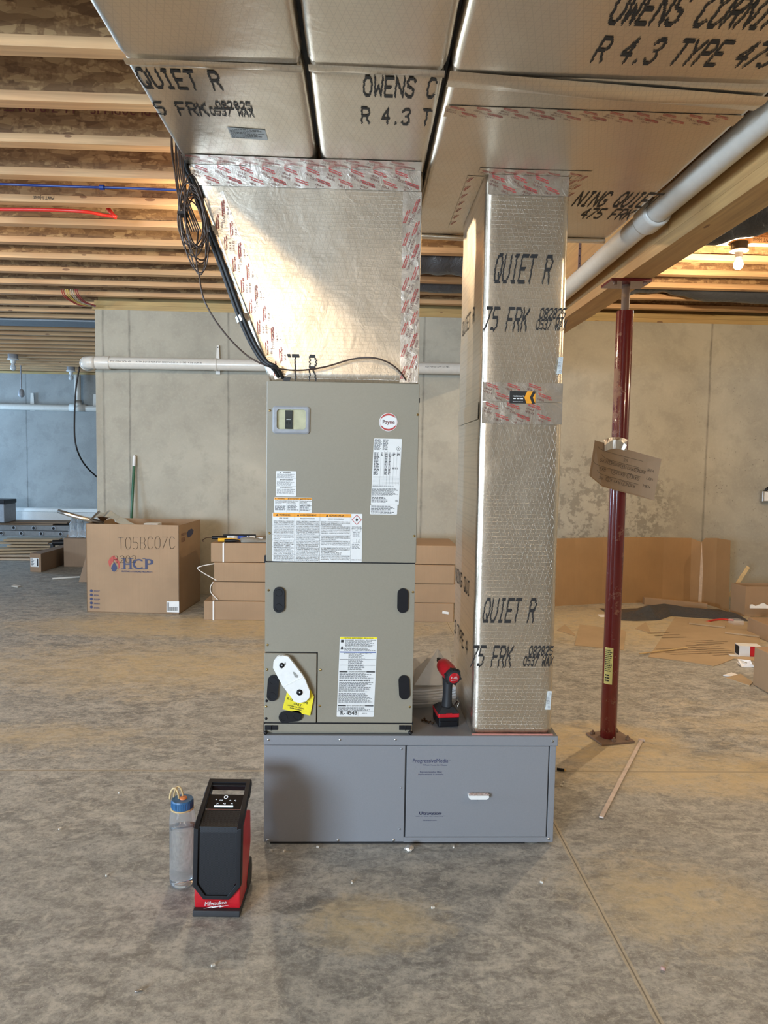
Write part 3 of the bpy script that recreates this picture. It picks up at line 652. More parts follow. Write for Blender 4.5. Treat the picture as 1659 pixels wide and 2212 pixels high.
# return drop
DX0, DX1, DY0, DY1 = .399, .690, YF+.012, 2.985
r = thing('return_drop_duct', 'tall square foil-wrapped return duct standing on the grey filter cabinet', 'duct', (.545, 2.7, .394))
def drp(p): return onfr(DY0)(p)
o = MB(); softduct(o, .394, TZ-.001, lambda t: (DX0+.004, DX1-.002, DY0, DY1), 'z', .022, .028, .0026, 0, 0); o.build('foil_wrap', 'fxz', r, smooth=True)
for t_, x0p, y0p, x1p, y1p, kw in (('QUIET R', 1068, 607, 1193, 555, {}), ('75 FRK', 1046, 712, 1143, 668, {'jit': .8}), ('082825', 1168, 687, 1224, 668, {'jit': .9, 'rows': 9, 'th': .5}), ('0537 WAX', 1160, 711, 1226, 692, {'jit': .9, 'rows': 9, 'th': .5}),
                                   ('QUIET R', 1044, 1341, 1158, 1296, {}), ('75 FRK', 1018, 1438, 1108, 1398, {'jit': .8}), ('082825', 1144, 1414, 1196, 1397, {'jit': .9, 'rows': 9, 'th': .5}), ('0537 WAX', 1132, 1437, 1197, 1419, {'jit': .9, 'rows': 9, 'th': .5})):
    a = at(x0p, y0p, Y=DY0); bq = at(x1p, y1p, Y=DY0); o = MB()
    words(r, t_, bq.z-a.z, (a.x-.004, 0, a.z), (1, 0, 0), (0, 0, 1), (bq.x-a.x)/(len(t_)-.1), dispf=lambda p: Vector((p[0], DY0-amp_disp((p[0], DY0, p[2]), .0026)-.0018, p[2])), shear=.16, **kw)
# print running down the left side face
for t_, z0, yy in (('QUIET R', 1.86, 2.62), ('NING QUI', .86, 2.64), ('3 TYPE 4', .64, 2.64)):
    words(r, t_, .05, (0, yy+.30, z0), (0, -1, 0), (0, 0, 1), .046, dispf=lambda p: Vector((DX0+.0024-amp_disp((DX0+.004, p[1], p[2]), .0026), p[1], p[2])))
def drP(x, z, L_):
    return lambda a, b_, d=.0: Vector((x+a, DY0-amp_disp((x+a, DY0, z+b_), .0026)-.0012-d, z+b_))
def zat(p): return at(1130, p, Y=DY0).z
strip(r, drP(DX0+.012, TZ-.067, 1), .270, .064, 24, 5, seed=11)
strip(r, drP(DX0+.010, zat(868), 1), .276, zat(827)-zat(868), 24, 5, seed=12)
strip(r, drP(DX0+.010, zat(916), 1), .276, zat(869)-zat(916), 24, 5, seed=13)
def sideP(y, z): return lambda a, b_, d=.0: Vector((DX0+.0024-amp_disp((DX0+.004, y+a, z+b_), .0026)-d-.001, y+a, z+b_))
strip(r, sideP(DY0+.03, zat(906)), .5, .06, 24, 4, 'fyz', seed=14, pr=False)
for (xp, zp, ww) in ((.35, 0, .0),):
    pass
rt2 = [o for o in C.objects if o.name == 'return_trunk_duct'][0]
strip(rt2, flatP(.375, DY0-.001, 1, 0), .37, .046, 20, 4, 'fxy', seed=15, wr=.0003, off=.0006)
strip(rt2, flatP(DX0+.0, DY0+.02, 0, 1), .55, -.055, 24, 4, 'fxy', seed=16, wr=.0003, off=.0006)
strip(rt2, flatP(DX1+.0, DY0-.02, 0, 1), .30, .055, 24, 4, 'fxy', seed=17, wr=.0003, off=.0006)
# contractor sticker
a = at(1100, 871, Y=DY0); bq = at(1156, 846, Y=DY0); yy = DY0-.0055; o = MB(); W_ = bq.x-a.x; Hh = bq.z-a.z
P2 = lambda u, v, d=0: Vector((a.x+u*W_, yy-d, a.z+v*Hh))
o.quad(P2(0, 0), P2(1, 0), P2(1, 1), P2(0, 1), 0)
for k_, mm in ((.66, 1),): o.add([P2(k_, 0, .0005), P2(k_+.22, 0, .0005), P2(k_+.12, .5, .0005), P2(k_+.24, 1, .0005), P2(k_+.02, 1, .0005), P2(k_-.09, .5, .0005)], [(0, 1, 2, 3, 4, 5)], mm)
o.add([P2(1.0, .0, .0005), P2(1.0, .9, .0005), P2(.90, .5, .0005)], [(0, 1, 2)], 1)
o.fit("MARSHALL'S", W_*.42, .0072, P2(.12, .52, .0006), (1, 0, 0), (0, 0, 1), 2)
o.fit('HEATING & COOLING', W_*.40, .003, P2(.12, .12, .0006), (1, 0, 0), (0, 0, 1), 2)
for k_ in range(3): o.quad(P2(.14+.14*k_, .34, .0006), P2(.24+.14*k_, .34, .0006), P2(.24+.14*k_, .42, .0006), P2(.14+.14*k_, .42, .0006), 2)
t_ = o.build('contractor_sticker', ['ink', 'orange', 'white'], r, recalc=False)
for yp0, yp1, xp in ((772, 808, 1205), (1492, 1532, 1178)):       # little pale tag stuck around the right corner
    a = at(xp+6, yp1, Y=DY0); bq = at(xp+20, yp0, Y=DY0); o = MB()
    pl = [(0, 0), (.018, 0), (.021, bq.z-a.z), (.006, bq.z-a.z)]
    y_ = DY0-.004; o.prism(pl, (DX1-.030, y_, a.z), (1, 0, 0), (0, 0, 1), (0, -.0008, 0), 0)
    for q in (.15, .85): o.lathe([(.0042, 0), (.0042, .0002), (.003, .0002), (.003, 0)], (DX1-.018+.002*q, y_-.0009, a.z+(bq.z-a.z)*q), 14, 1, (0, -1, 0))
    greek(o, DX1-.026, DX1-.013, a.z+(bq.z-a.z)*.7, a.z+(bq.z-a.z)*.3, 5, lambda x, z: Vector((x, y_-.001, z)), 1, seed=3)
    o.build('pale_tag', [flat('tag_grey', (.56, .60, .60), .5), 'gborder'], r, recalc=False)
o = MB(); o.tube([(DX0+.004, DY0-.003, .3965), (DX1, DY0-.003, .3965)], .003, 6); o.build('bottom_tape_edge', flat('pink_edge', (.50, .22, .18), .5), r)
# ------------------------------------------------------------------ filter cabinet
BX0, BX1, BY1, BZ = -.323, .705, 3.03, .394
r = thing('filter_cabinet', 'low grey sheet metal filter cabinet beneath the air handler and return duct', 'cabinet', (.19, 2.7, 0))
o = MB(); o.box(BX0+.006, BX1-.008, YF+.004, BY1, .012, BZ-.004)
for x in (-.27, .0, .28, .6): o.box(x, x+.05, YF+.01, YF+.04, 0, .012)
for x in (-.27, .6): o.box(x, x+.05, BY1-.04, BY1-.01, 0, .012)
o.build('body', 'grey', r, bevel=.002)
o = MB(); o.box(BX0-.001, BX1+.001, YF-.001, BY1+.002, BZ-.004, BZ); o.box(BX0-.001, BX1+.001, YF-.002, YF+.003, BZ-.034, BZ-.001); o.box(BX1-.001, BX1+.001, YF-.002, BY1, BZ-.034, BZ-.001); o.build('top_cover', 'grey', r, bevel=.0012)
sx = at(875, 1700, Y=YF).x
MB().box(BX0+.001, sx-.0015, YF-.0005, YF+.006, .010, BZ-.036).build('side_panel', 'grey', r, bevel=.0015)
d_ = MB().box(sx+.004, BX1-.030, YF-.001, YF+.006, .028, BZ-.037).build('filter_door', 'grey', r, bevel=.0015)
MB().box(BX1-.026, BX1-.004, YF-.0015, YF+.006, .010, BZ-.036).build('corner_strip', 'grey', r, bevel=.0015)
MB().box(sx-.002, BX1-.006, YF-.0008, YF+.004, .008, .026).build('bottom_strip', 'grey', r, bevel=.001)
o = MB(); o.box(sx-.0022, sx+.0042, YF+.0015, YF+.003, .028, BZ-.036); o.box(BX1-.031, BX1-.026, YF+.0015, YF+.003, .028, BZ-.036); o.box(-.30, .6, YF+.004, YF+.01, .001, .012); o.build('dark_reveal', 'dark', r)
def screw_head(parent, px_, py_, y, mat='steel', rad=.0048, name='screw', h=.003):
    q = at(px_, py_, Y=y); o = MB(); o.lathe([(.0001, -h), (rad*.55, -h*.95), (rad*.95, -h*.5), (rad, 0), (rad*1.0, .001)], (q.x, y, q.z), 14, ax=(0, 1, 0))
    o.box(q.x-rad*.6, q.x+rad*.6, y-h-.0003, y-h+.0003, q.z-.0006, q.z+.0006, 1); return o.build(name, [mat, 'dark'], parent, smooth='auto')
for p in ((580, 1598), (734, 1598), (854, 1598), (1194, 1601), (579, 1815), (730, 1815), (850, 1815), (1185, 1812)): screw_head(r, *p, YF-.001)
for p in ((867, 1618), (866, 1702), (863, 1791)): screw_head(r, *p, YF-.001, 'gborder', .0036)
q0 = at(1010, 1721, Y=YF); q1 = at(1055, 1711, Y=YF)
o = MB(); o.prism([(0, .007), (0, .014), (.072, .014), (.072, .007), (.064, 0), (.008, 0)], (q0.x, YF-.001, q0.z), (1, 0, 0), (0, 0, 1), (0, -.022, 0), 0); o.build('door_handle', 'foam', d_, bevel=.002)
o = MB(); [o.tube([(q0.x+.002+.07*i/60, YF-.002-.02*random.random(), q0.z+.0145), (q0.x+.002+.07*i/60+.003, YF-.004-.018*random.random(), q0.z+.0175)], .0006, 4) for i in range(60)]; o.build('handle_fuzz', flat('pink_fuzz', (.68, .50, .44), .8), d_)
screw_head(d_, 1031, 1727, YF-.001, 'gborder', .003)
o = MB(); y = YF-.0016
def Lt(s_, x0, x1, ybase, size, **k):
    a = at(x0, ybase, Y=y); c = at(x1, ybase, Y=y); o.fit(s_, c.x-a.x, size, (a.x, y, a.z), (1, 0, 0), (0, 0, 1), 0, **k)
Lt('ProgressiveMedia', 891, 968, 1647, .0195, shear=.05); Lt('TM', 969, 973, 1643, .004); Lt('Whole House Air Cleaner', 914, 967, 1654, .0072)
Lt('Recommended filter', 907, 955, 1669, .0078); Lt('replacement: 6 months', 903, 958, 1674, .0078)
Lt('Ultravation', 905, 951, 1760, .0165); Lt('Ultravation', 905.5, 951.5, 1760, .0165); Lt('®', 951, 954, 1759, .009)
Lt('Better Air + Better Filter = Better Living ™', 898, 961, 1764, .0046); Lt('ultravation.com', 913, 943, 1773, .0066)
o.build('door_print', 'navy', d_, recalc=False)
# ------------------------------------------------------------------ air handler
HZ0, HZ1 = BZ+.001, 1.612; HX0, HX1 = -.322, .193; HY1 = 2.97
r = thing('air_handler', 'tall taupe metal air handler unit with warning labels on its front', 'air handler', (-.06, 2.7, HZ0))
o = MB(); o.box(HX0+.003, HX1-.003, YF+.016, HY1, HZ0, HZ1-.002); o.build('cabinet', 'paynt', r, bevel=.002)
zs = at(730, 1216, Y=YF).z; zb = at(730, 1561, Y=YF).z; FY = YF+.002
up = MB().box(HX0+.002, HX1+.001, FY, FY+.016, zs+.0025, HZ1).build('upper_panel', 'paynt', r, bevel=.0025)
ax1 = at(684, 1480, Y=YF).x; az1 = at(600, 1410, Y=YF).z
o = MB()     # lower panel, cut around the access door
o.prism([(HX0, az1+.003), (HX0, zs-.001), (HX1-.002, zs-.001), (HX1-.002, zb), (ax1+.003, zb), (ax1+.003, az1+.003)], (0, FY, 0), (1, 0, 0), (0, 0, 1), (0, .014, 0)); lo = o.build('lower_panel', 'paynt', r, bevel=.0025)
ac = MB().box(HX0-.0015, ax1-.001, FY-.001, FY+.014, zb-.001, az1-.002).build('access_panel', 'paynt', r, bevel=.002)
o = MB(); o.box(HX0+.001, HX1-.001, FY+.009, FY+.016, zb-.01, zs+.01); o.build('dark_reveal', 'dark', r)
o = MB(); zl = at(730, 1583, Y=YF).z; o.box(HX0-.001, HX1-.0, FY+.001, FY+.014, zl, zb-.006); fd = o.build('filter_slot_cover', 'paynt', r, bevel=.003)
for x0, x1 in ((572, 600), (862, 889)):
    a = at(x0, 1577, Y=YF); c = at(x1, 1567, Y=YF); o = MB(); o.box(a.x, c.x, FY-.003, FY+.001, a.z, c.z); o.box((a.x+c.x)/2-.001, (a.x+c.x)/2+.001, FY-.007, FY-.003, a.z-.001, c.z+.001); o.build('latch', 'black', fd, bevel=.001)
for px_ in (574, 886):
    q = at(px_, 1582, Y=YF); o = MB(); o.lathe([(.001, -.010), (.006, -.009), (.0075, -.003), (.006, .002)], (q.x, FY, q.z), 14, ax=(0, 1, 0)); o.build('corner_knob', 'black', fd, smooth='auto')
o = MB(); o.box(HX0-.001, HX1, FY+.004, FY+.015, zb-.007, zb-.0005); o.box(HX0-.0035, HX0+.0015, FY+.002, FY+.02, zs-.004, zs+.022); o.box(HX0-.0035, HX0+.0015, FY+.002, FY+.014, zl-.001, zb); o.box(HX1-.001, HX1+.0015, FY+.002, FY+.014, zl-.001, zb); o.build('black_gasket', 'black', r)
for p in ((583, 887), (902, 896), (582, 1152), (895, 1158)): screw_head(up, *p, FY, 'brass', .0042)
for p in ((580, 1275), (892, 1279), (578, 1393), (885, 1527)): screw_head(lo, *p, FY, 'brass', .0042)
for p in ((577, 1446), (692, 1447), (575, 1526), (690, 1525)): screw_head(ac if p[0] < 684 else lo, *p, FY-.001, 'brass', .0042)
for p in ((576, 1514), (575, 1552)): screw_head(ac, *p, FY-.001, 'black', .0048)
def plug(parent, px_, py_, hpx, ang=0, w_=.038, y=FY, depth=.010, rings=True):
    q = at(px_, py_, Y=y); hh = hpx/F*y; o = MB(); rr = w_/2; pts = []
    for k in range(33):
        t = PI*k/32; pts.append((rr*math.cos(t), hh/2-rr+rr*math.sin(t)))
    for k in range(33):
        t = PI+PI*k/32; pts.append((rr*math.cos(t), -hh/2+rr+rr*math.sin(t)))
    R = Matrix.Rotation(ang, 2); pts = [tuple(R @ Vector(p)) for p in pts]
    o.prism(pts, (q.x, y, q.z), (1, 0, 0), (0, 0, 1), (0, -depth, 0), 0)
    if rings:
        for s_ in (-1, 1):
            c2 = R @ Vector((0, s_*(hh/2-rr))); o.lathe([(.0125, 0), (.0125, .0008), (.0112, .0008), (.0112, 0)], (q.x+c2.x, y-depth, q.z+c2.y), 24, 0, (0, -1, 0))
    return o.build('knockout_plug', 'black', parent, bevel=.002)
plug(lo, 603, 1295, 56); plug(lo, 870, 1297, 54, rings=False, depth=.006); plug(lo, 873, 1484, 54, .06, rings=False, depth=.006); plug(ac, 590, 1485, 58, -.07); plug(ac, 628, 1546, 52, PI/2+.12)
o = MB(); q = at(908, 866, Y=FY); o.box(HX1+.001, HX1+.003, FY+.002, FY+.012, q.z-.006, q.z+.01); o.build('edge_clip', 'black', r)
# breaker window
a = at(589, 936, Y=FY); c = at(669, 879, Y=FY); W_ = c.x-a.x; Hh = c.z-a.z
def rr2(x0, x1, z0, z1, rad, n=5):
    out = []
    for cx_, cz_, a0 in ((x1-rad, z0+rad, -PI/2), (x1-rad, z1-rad, 0), (x0+rad, z1-rad, PI/2), (x0+rad, z0+rad, PI)):
        for k in range(n+1): t = a0+PI/2*k/n; out.append((cx_+rad*math.cos(t), cz_+rad*math.sin(t)))
    return out
def ringloft(o, rings, m=0): o.loft([[Vector((x, y, z)) for x, z in pts] for y, pts in rings], m, caps=False)
O_ = rr2(a.x, c.x, a.z, c.z, .009); O2 = rr2(a.x+.004, c.x-.004, a.z+.004, c.z-.004, .008); I_ = rr2(a.x+.014, c.x-.012, a.z+.014, c.z-.010, .010)
o = MB(); ringloft(o, [(FY, O_), (FY-.006, O_), (FY-.0085, O2), (FY-.0085, I_), (FY-.001, I_)]); wf = o.build('breaker_frame', 'gborder', up, smooth=False)
o = MB(); o.add([Vector((x, FY-.0012, z)) for x, z in I_], [tuple(range(len(I_)))]); o.build('breaker_recess', 'beige', wf)
xm = a.x+W_*.45; o = MB(); o.box(xm-.0135, xm+.0105, FY-.006, FY-.0013, a.z+.016, c.z-.013); o.box(xm-.010, xm-.003, FY-.0075, FY-.006, a.z+.032, a.z+.040, 1); o.box(xm+.000, xm+.007, FY-.0075, FY-.006, a.z+.032, a.z+.040, 1); o.box(xm-.009, xm+.006, FY-.0064, FY-.006, a.z+.046, a.z+.0475, 2); o.build('breaker', ['rubber', 'black', 'white'], wf)
o = MB(); o.add([Vector((x, FY-.0078, z)) for x, z in I_], [tuple(range(len(I_)))]); o.build('clear_window', 'clear', wf)
# round badge
q = at(839, 912, Y=FY); rb = .0305; o = MB(); o.lathe([(.0001, -.0022), (rb, -.0022), (rb*1.02, -.001), (rb*1.02, 0)], (q.x, FY, q.z), 48, 0, (0, 1, 0))
def arcband(o, r0, r1, a0, a1, m, y):
    n = 20
    for k in range(n):
        t0 = a0+(a1-a0)*k/n; t1 = a0+(a1-a0)*(k+1)/n; w0 = math.sin(PI*k/n)**.5; w1 = math.sin(PI*(k+1)/n)**.5
        P = lambda rd, t: Vector((q.x+rd*math.cos(t), y, q.z+rd*math.sin(t)))
        o.add([P(r1, t0), P(r1, t1), P(r1-(r1-r0)*w1, t1), P(r1-(r1-r0)*w0, t0)], [(0, 1, 2, 3)], m)
arcband(o, rb*.74, rb*.94, .55, 2.75, 1, FY-.0028); arcband(o, rb*.74, rb*.94, 3.5, 6.0, 1, FY-.0028)
for k in range(40):
    t0 = 2*PI*k/40; t1 = 2*PI*(k+1)/40; o.add([Vector((q.x+rb*s_*math.cos(t), FY-.0026, q.z+rb*s_*math.sin(t))) for s_, t in ((.93, t0), (.93, t1), (.95, t1), (.95, t0))], [(0, 1, 2, 3)], 1)
for e in (0, .0004): o.fit('Payne', rb*1.36, .0185, (q.x-rb*.68+e, FY-.003, q.z-.0055), (1, 0, 0), (0, 0, 1), 1)
o.build('maker_badge', ['white', 'red_ink'], up, smooth=False)
# labels
def label(parent, name, x0, y0, x1, y1, fn, mats=('white', 'ink', 'orange', 'red_ink', 'yellow', 'blue_ink'), y=FY, skew=0):
    a = at(x0, y1, Y=y); c = at(x1, y0, Y=y); W_ = c.x-a.x; Hh = c.z-a.z; o = MB()
    pts = rr2(a.x, c.x, a.z, c.z, .003, 3); o.add([Vector((x+skew*(z-a.z), y-.0007, z)) for x, z in pts], [tuple(range(len(pts)))], 0)
    put = lambda x, z, d=0: Vector((x+skew*(z-a.z), y-.0011-d, z)); fn(o, a.x, c.x, a.z, c.z, put)
    return o.build(name, mats, parent, recalc=False)
def bar(o, put, x0, x1, z0, z1, m, d=0): o.quad(put(x0, z0, d), put(x1, z0, d), put(x1, z1, d), put(x0, z1, d), m)
def T_(o, s_, size, x, z, put, m=1, wmax=None, align='l', d=.0004):
    wd = textmesh(s_)[2]*size; wx = min(1, wmax/wd) if wmax else .9
    o.text(s_, size, put(x, z, d), (1, 0, 0), (0, 0, 1), m, align=align, wx=wx)
def warn_tri(o, put, x, z, s_): o.add([put(x-s_, z, .0004), put(x+s_, z, .0004), put(x, z+1.7*s_, .0004)], [(0, 1, 2)], 1)
def flame(o, put, x, z, s_, frame=3):
    for k_, m in ((1, frame), (.84, 0)):
        o.add([put(x-s_*k_, z, .0002+.0002*(k_ < 1)), put(x, z-s_*k_, .0002+.0002*(k_ < 1)), put(x+s_*k_, z, .0002+.0002*(k_ < 1)), put(x, z+s_*k_, .0002+.0002*(k_ < 1))], [(0, 1, 2, 3)], m)
    f_ = [(0, -.35), (.22, -.25), (.3, 0), (.2, .2), (.12, .05), (.02, .5), (-.12, .2), (-.2, .05), (-.3, -.05), (-.2, -.28)]
    o.add([put(x+s_*p*.9, z+s_*q_*.9+s_*.05, .0006) for p, q_ in f_], [tuple(range(len(f_)))], 1); bar(o, put, x-s_*.33, x+s_*.33, z-s_*.48, z-s_*.40, 1, .0006)
EN = ['RISK OF FIRE', ['DISPOSE OF PROPERLY IN ACCORDANCE WITH', 'FEDERAL OR LOCAL REGULATIONS.', 'FLAMMABLE REFRIGERANT USED.'], ['AUXILIARY DEVICES WHICH MAY BE AN', 'IGNITION SOURCE SHALL NOT BE INSTALLED', 'IN THE DUCTWORK, OTHER THAN AUXILIARY', 'DEVICES LISTED FOR USE WITH THE SPECIFIC', 'APPLIANCE. SEE INSTRUCTIONS.'], ['LEAK DETECTION SYSTEM INSTALLED.', 'UNIT MUST BE POWERED EXCEPT FOR', 'SERVICE.'], ['FLAMMABLE REFRIGERANT USED. TO BE', 'REPAIRED ONLY BY TRAINED SERVICE', 'PERSONNEL. DO NOT PUNCTURE', 'REFRIGERANT TUBING.'], ['MINIMUM INSTALLATION HEIGHT, X m (X ft).', 'MINIMUM ROOM AREA', '(OPERATING OR STORAGE).', 'X.X TOTAL CHARGE (KG), m²', 'XX.X TOTAL CHARGE (lb), ft²'], ['FOR HORIZONTAL APPLICATIONS, THE A2L', 'SENSOR MUST BE MOVED TO THE', 'INDICATED HORIZONTAL SENSOR', 'LOCATION. SEE INSTRUCTIONS.']]
FR = ["RISQUE D'INCENDIE", ['ELIMINER CORRECTEMENT CONFORMEMENT AUX', 'REGLEMENTATIONS FEDERALES OU LOCALES.', 'FRIGORIGENE INFLAMMABLE UTILISE.'], ['LES APPAREILS AUXILIAIRES POUVANT ETRE DES', "SOURCES D'ALLUMAGE NE DOIVENT PAS ETRE", "INSTALLES DANS LES CONDUITS, A L'EXCEPTION", 'DES APPAREILS AUXILIAIRES INDIQUES POUR UNE', "UTILISATION AVEC CET APPAREIL SPECIFIQUE.", 'VOIR LES INSTRUCTIONS.'], ['SYSTEME DE DETECTION DES FUITES INSTALLE.', "L'APPAREIL DOIT ETRE SOUS TENSION,", "SAUF POUR L'ENTRETIEN."], ["FRIGORIGENE INFLAMMABLE UTILISE. DOIT", 'ETRE REPARE PAR DU PERSONNEL', "D'ENTRETIEN FORME. NE PAS PERCER LES", 'CONDUITES DE FRIGORIGENE.'], ['HAUTEUR MINIMALE D INSTALLATION, X m (X pi)', 'SUPERFICIE MINIMALE DE LA PIECE', '(FONCTIONNEMENT OU STOCKAGE).', 'X.X CHARGE TOTALE (KG), m²', 'XX.X CHARGE TOTALE (lb), pi²'], ['POUR LES APPLICATIONS HORIZONTALES, LE', 'CAPTEUR DE A2L DOIT ETRE DEPLACE A', "L'EMPLACEMENT INDIQUE POUR LE CAPTEUR", 'HORIZONTAL. VOIR LES INSTRUCTIONS.']]
ES = ['RIESGO DE INCENDIO', ['DESECHE LA APROPIADAMENTE DE ACUERDO CON LAS', 'REGULACIONES FEDERALES O LOCALES. UTILIZA', 'REFRIGERANTE INFLAMABLE.'], ['LOS DISPOSITIVOS AUXILIARES QUE PUEDEN SER FUENTES', 'DE IGNICION NO DEBEN INSTALARSE EN EL SISTEMA DE', 'CONDUCTOS, EXCEPTO LOS DISPOSITIVOS AUXILIARES', 'ENUMERADOS PARA SU USO CON UN APARATO', 'ESPECIFICO. CONSULTE LAS INSTRUCCIONES.'], ['SISTEMA DE DETECCION DE FUGAS INSTALADO. LA UNIDAD', 'DEBE ESTAR ENERGIZADA, EXCEPTO PARA REALIZAR EL', 'SERVICIO TECNICO.'], ['UTILIZA REFRIGERANTE INFLAMABLE. SOLO PERSONAL DE', 'SERVICIO CAPACITADO DEBE REPARAR EL DISPOSITIVO. NO', 'PERFORE LA TUBERIA DE REFRIGERANTE.'], ['ALTURA MINIMA DE INSTALACION, X m (X ft)', 'AREA MINIMA DE LA HABITACION (EN FUNCIONAMIENTO O', 'ALMACENAMIENTO).', 'X.X CARGA TOTAL (KG), m²', 'XX.X CARGA TOTAL (lb), ft²'], ['PARA APLICACIONES HORIZONTALES, EL SENSOR A2L DEBE', 'MOVERSE A LA UBICACION INDICADA PARA EL SENSOR', 'HORIZONTAL. CONSULTE LAS INSTRUCCIONES.']]
def big(o, x0, x1, z0, z1, put):
    W_ = x1-x0; Hh = z1-z0; cols = (0, .247, .527, .874, 1); bar(o, put, x0+.002, x0+W_*.874, z1-Hh*.078, z1-.001, 2)
    for i, (hd, tx) in enumerate((('WARNING', EN), ('AVERTISSEMENT', FR), ('ADVERTENCIA', ES))):
        xa = x0+W_*cols[i]+.004; xb = x0+W_*cols[i+1]-.003; xc = (xa+xb)/2
        T_(o, hd, .0085, xc+.003, z1-Hh*.062, put, align='c'); T_(o, hd, .0085, xc+.0033, z1-Hh*.062, put, align='c'); warn_tri(o, put, xc-textmesh(hd)[2]*.0085*.45-.004, z1-Hh*.064, .004)
        T_(o, tx[0], .006, xc, z1-Hh*.125, put, align='c')
        zz = z1-Hh*.16; tops = (.16, .262, .455, .565, .705, .87, 1.0)
        for j, blk in enumerate(tx[1:]):
            t0 = tops[j]; t1 = tops[j+1]; n = len(blk); dz = min((t1-t0-.01)/n, .033)
            for k_, ln in enumerate(blk): T_(o, ln, .0056, xa, z1-Hh*(t0+dz*(k_+.85)), put, wmax=xb-xa)
            if j: bar(o, put, x0+W_*cols[i], x0+W_*cols[i+1], z1-Hh*t0+.0008, z1-Hh*t0+.0012, 1)
        bar(o, put, x0+W_*cols[i+1]-.0003, x0+W_*cols[i+1]+.0003, z0+.001, z1-.001, 1)
    xc = x0+W_*.937; flame(o, put, xc, z1-Hh*.125, .0175)
    bar(o, put, xc-.015, xc+.015, z1-Hh*.365, z1-Hh*.255, 1, .0001); bar(o, put, xc-.0146, xc+.0146, z1-Hh*.365+.0004, z1-Hh*.255-.0004, 0, .0002)
    for k_, s_ in enumerate(('REFRIGERANT', 'SAFETY GROUP', 'A2L')): T_(o, s_, .0055, xc, z1-Hh*(.287+.031*k_), put, align='c')
    greek(o, xc-.013, xc+.013, z1-Hh*.38, z1-Hh*.49, 5, put, 1, .35, seed=2)
    bar(o, put, xc-.0125, xc+.0125, z1-Hh*.60, z1-Hh*.52, 1, .0001); bar(o, put, xc-.0115, xc-.0004, z1-Hh*.595, z1-Hh*.525, 0, .0002); bar(o, put, xc+.0004, xc+.0115, z1-Hh*.595, z1-Hh*.525, 0, .0002); T_(o, 'i', .011, xc+.006, z1-Hh*.59, put, align='c')
    greek(o, xc-.015, xc+.015, z1-Hh*.62, z1-Hh*.73, 5, put, 1, .35, seed=3); T_(o, '345556-101 REV.D', .0052, xc, z0+Hh*.035, put, align='c')
label(up, 'warning_label', 588, 1110, 783, 1212, big)
def mid(o, x0, x1, z0, z1, put):
    W_ = x1-x0; Hh = z1-z0; bar(o, put, x0+.001, x1-.001, z1-Hh*.16, z1-.001, 2)
    for i, (h_, t_) in enumerate((('WARNING', ['ELECTRICAL SHOCK HAZARD', 'CAN CAUSE INJURY', 'OR DEATH']), ('AVERTISSEMENT', ['RISQUE DE CHOC', 'ELECTRIQUE', 'PEUT CAUSER']), ('ADVERTENCIA', ['PELIGRO DE DESCARGA', 'ELECTRICA', 'PUEDE CAUSAR']))):
        xa = x0+W_*i/3+.002; xb = xa+W_/3-.004; T_(o, h_, .0056, (xa+xb)/2+.002, z1-Hh*.13, put, align='c'); warn_tri(o, put, xa+.003, z1-Hh*.13, .002)
        for k_, l_ in enumerate(t_): T_(o, l_, .0046, xa+.001, z1-Hh*(.27+.09*k_), put, wmax=xb-xa)
        greek(o, xa+.001, xb, z1-Hh*.5, z1-Hh*.86, 5, put, 1, .5, seed=i)
        if i: bar(o, put, xa-.0022, xa-.0018, z0+.001, z1-Hh*.16, 1)
label(up, 'orange_header_label', 592, 1075, 674, 1107, mid)
def sml(o, x0, x1, z0, z1, put):
    Hh = z1-z0
    for k_, (h_, zz, ze) in enumerate((('WARNING', .0, .27), ('AVERTISSEMENT', .28, .58), ('ADVERTENCIA', .60, .92))):
        T_(o, h_, .006, (x0+x1)/2+.003, z1-Hh*(zz+.085), put, align='c'); warn_tri(o, put, (x0+x1)/2-.019, z1-Hh*(zz+.085), .0022)
        greek(o, x0+.003, x1-.003, z1-Hh*(zz+.11), z1-Hh*ze, 6, put, 1, .35, seed=k_)
        if k_: bar(o, put, x0, x1, z1-Hh*zz, z1-Hh*zz+.0004, 1)
label(up, 'small_warning_label', 596, 1018, 640, 1072, sml)
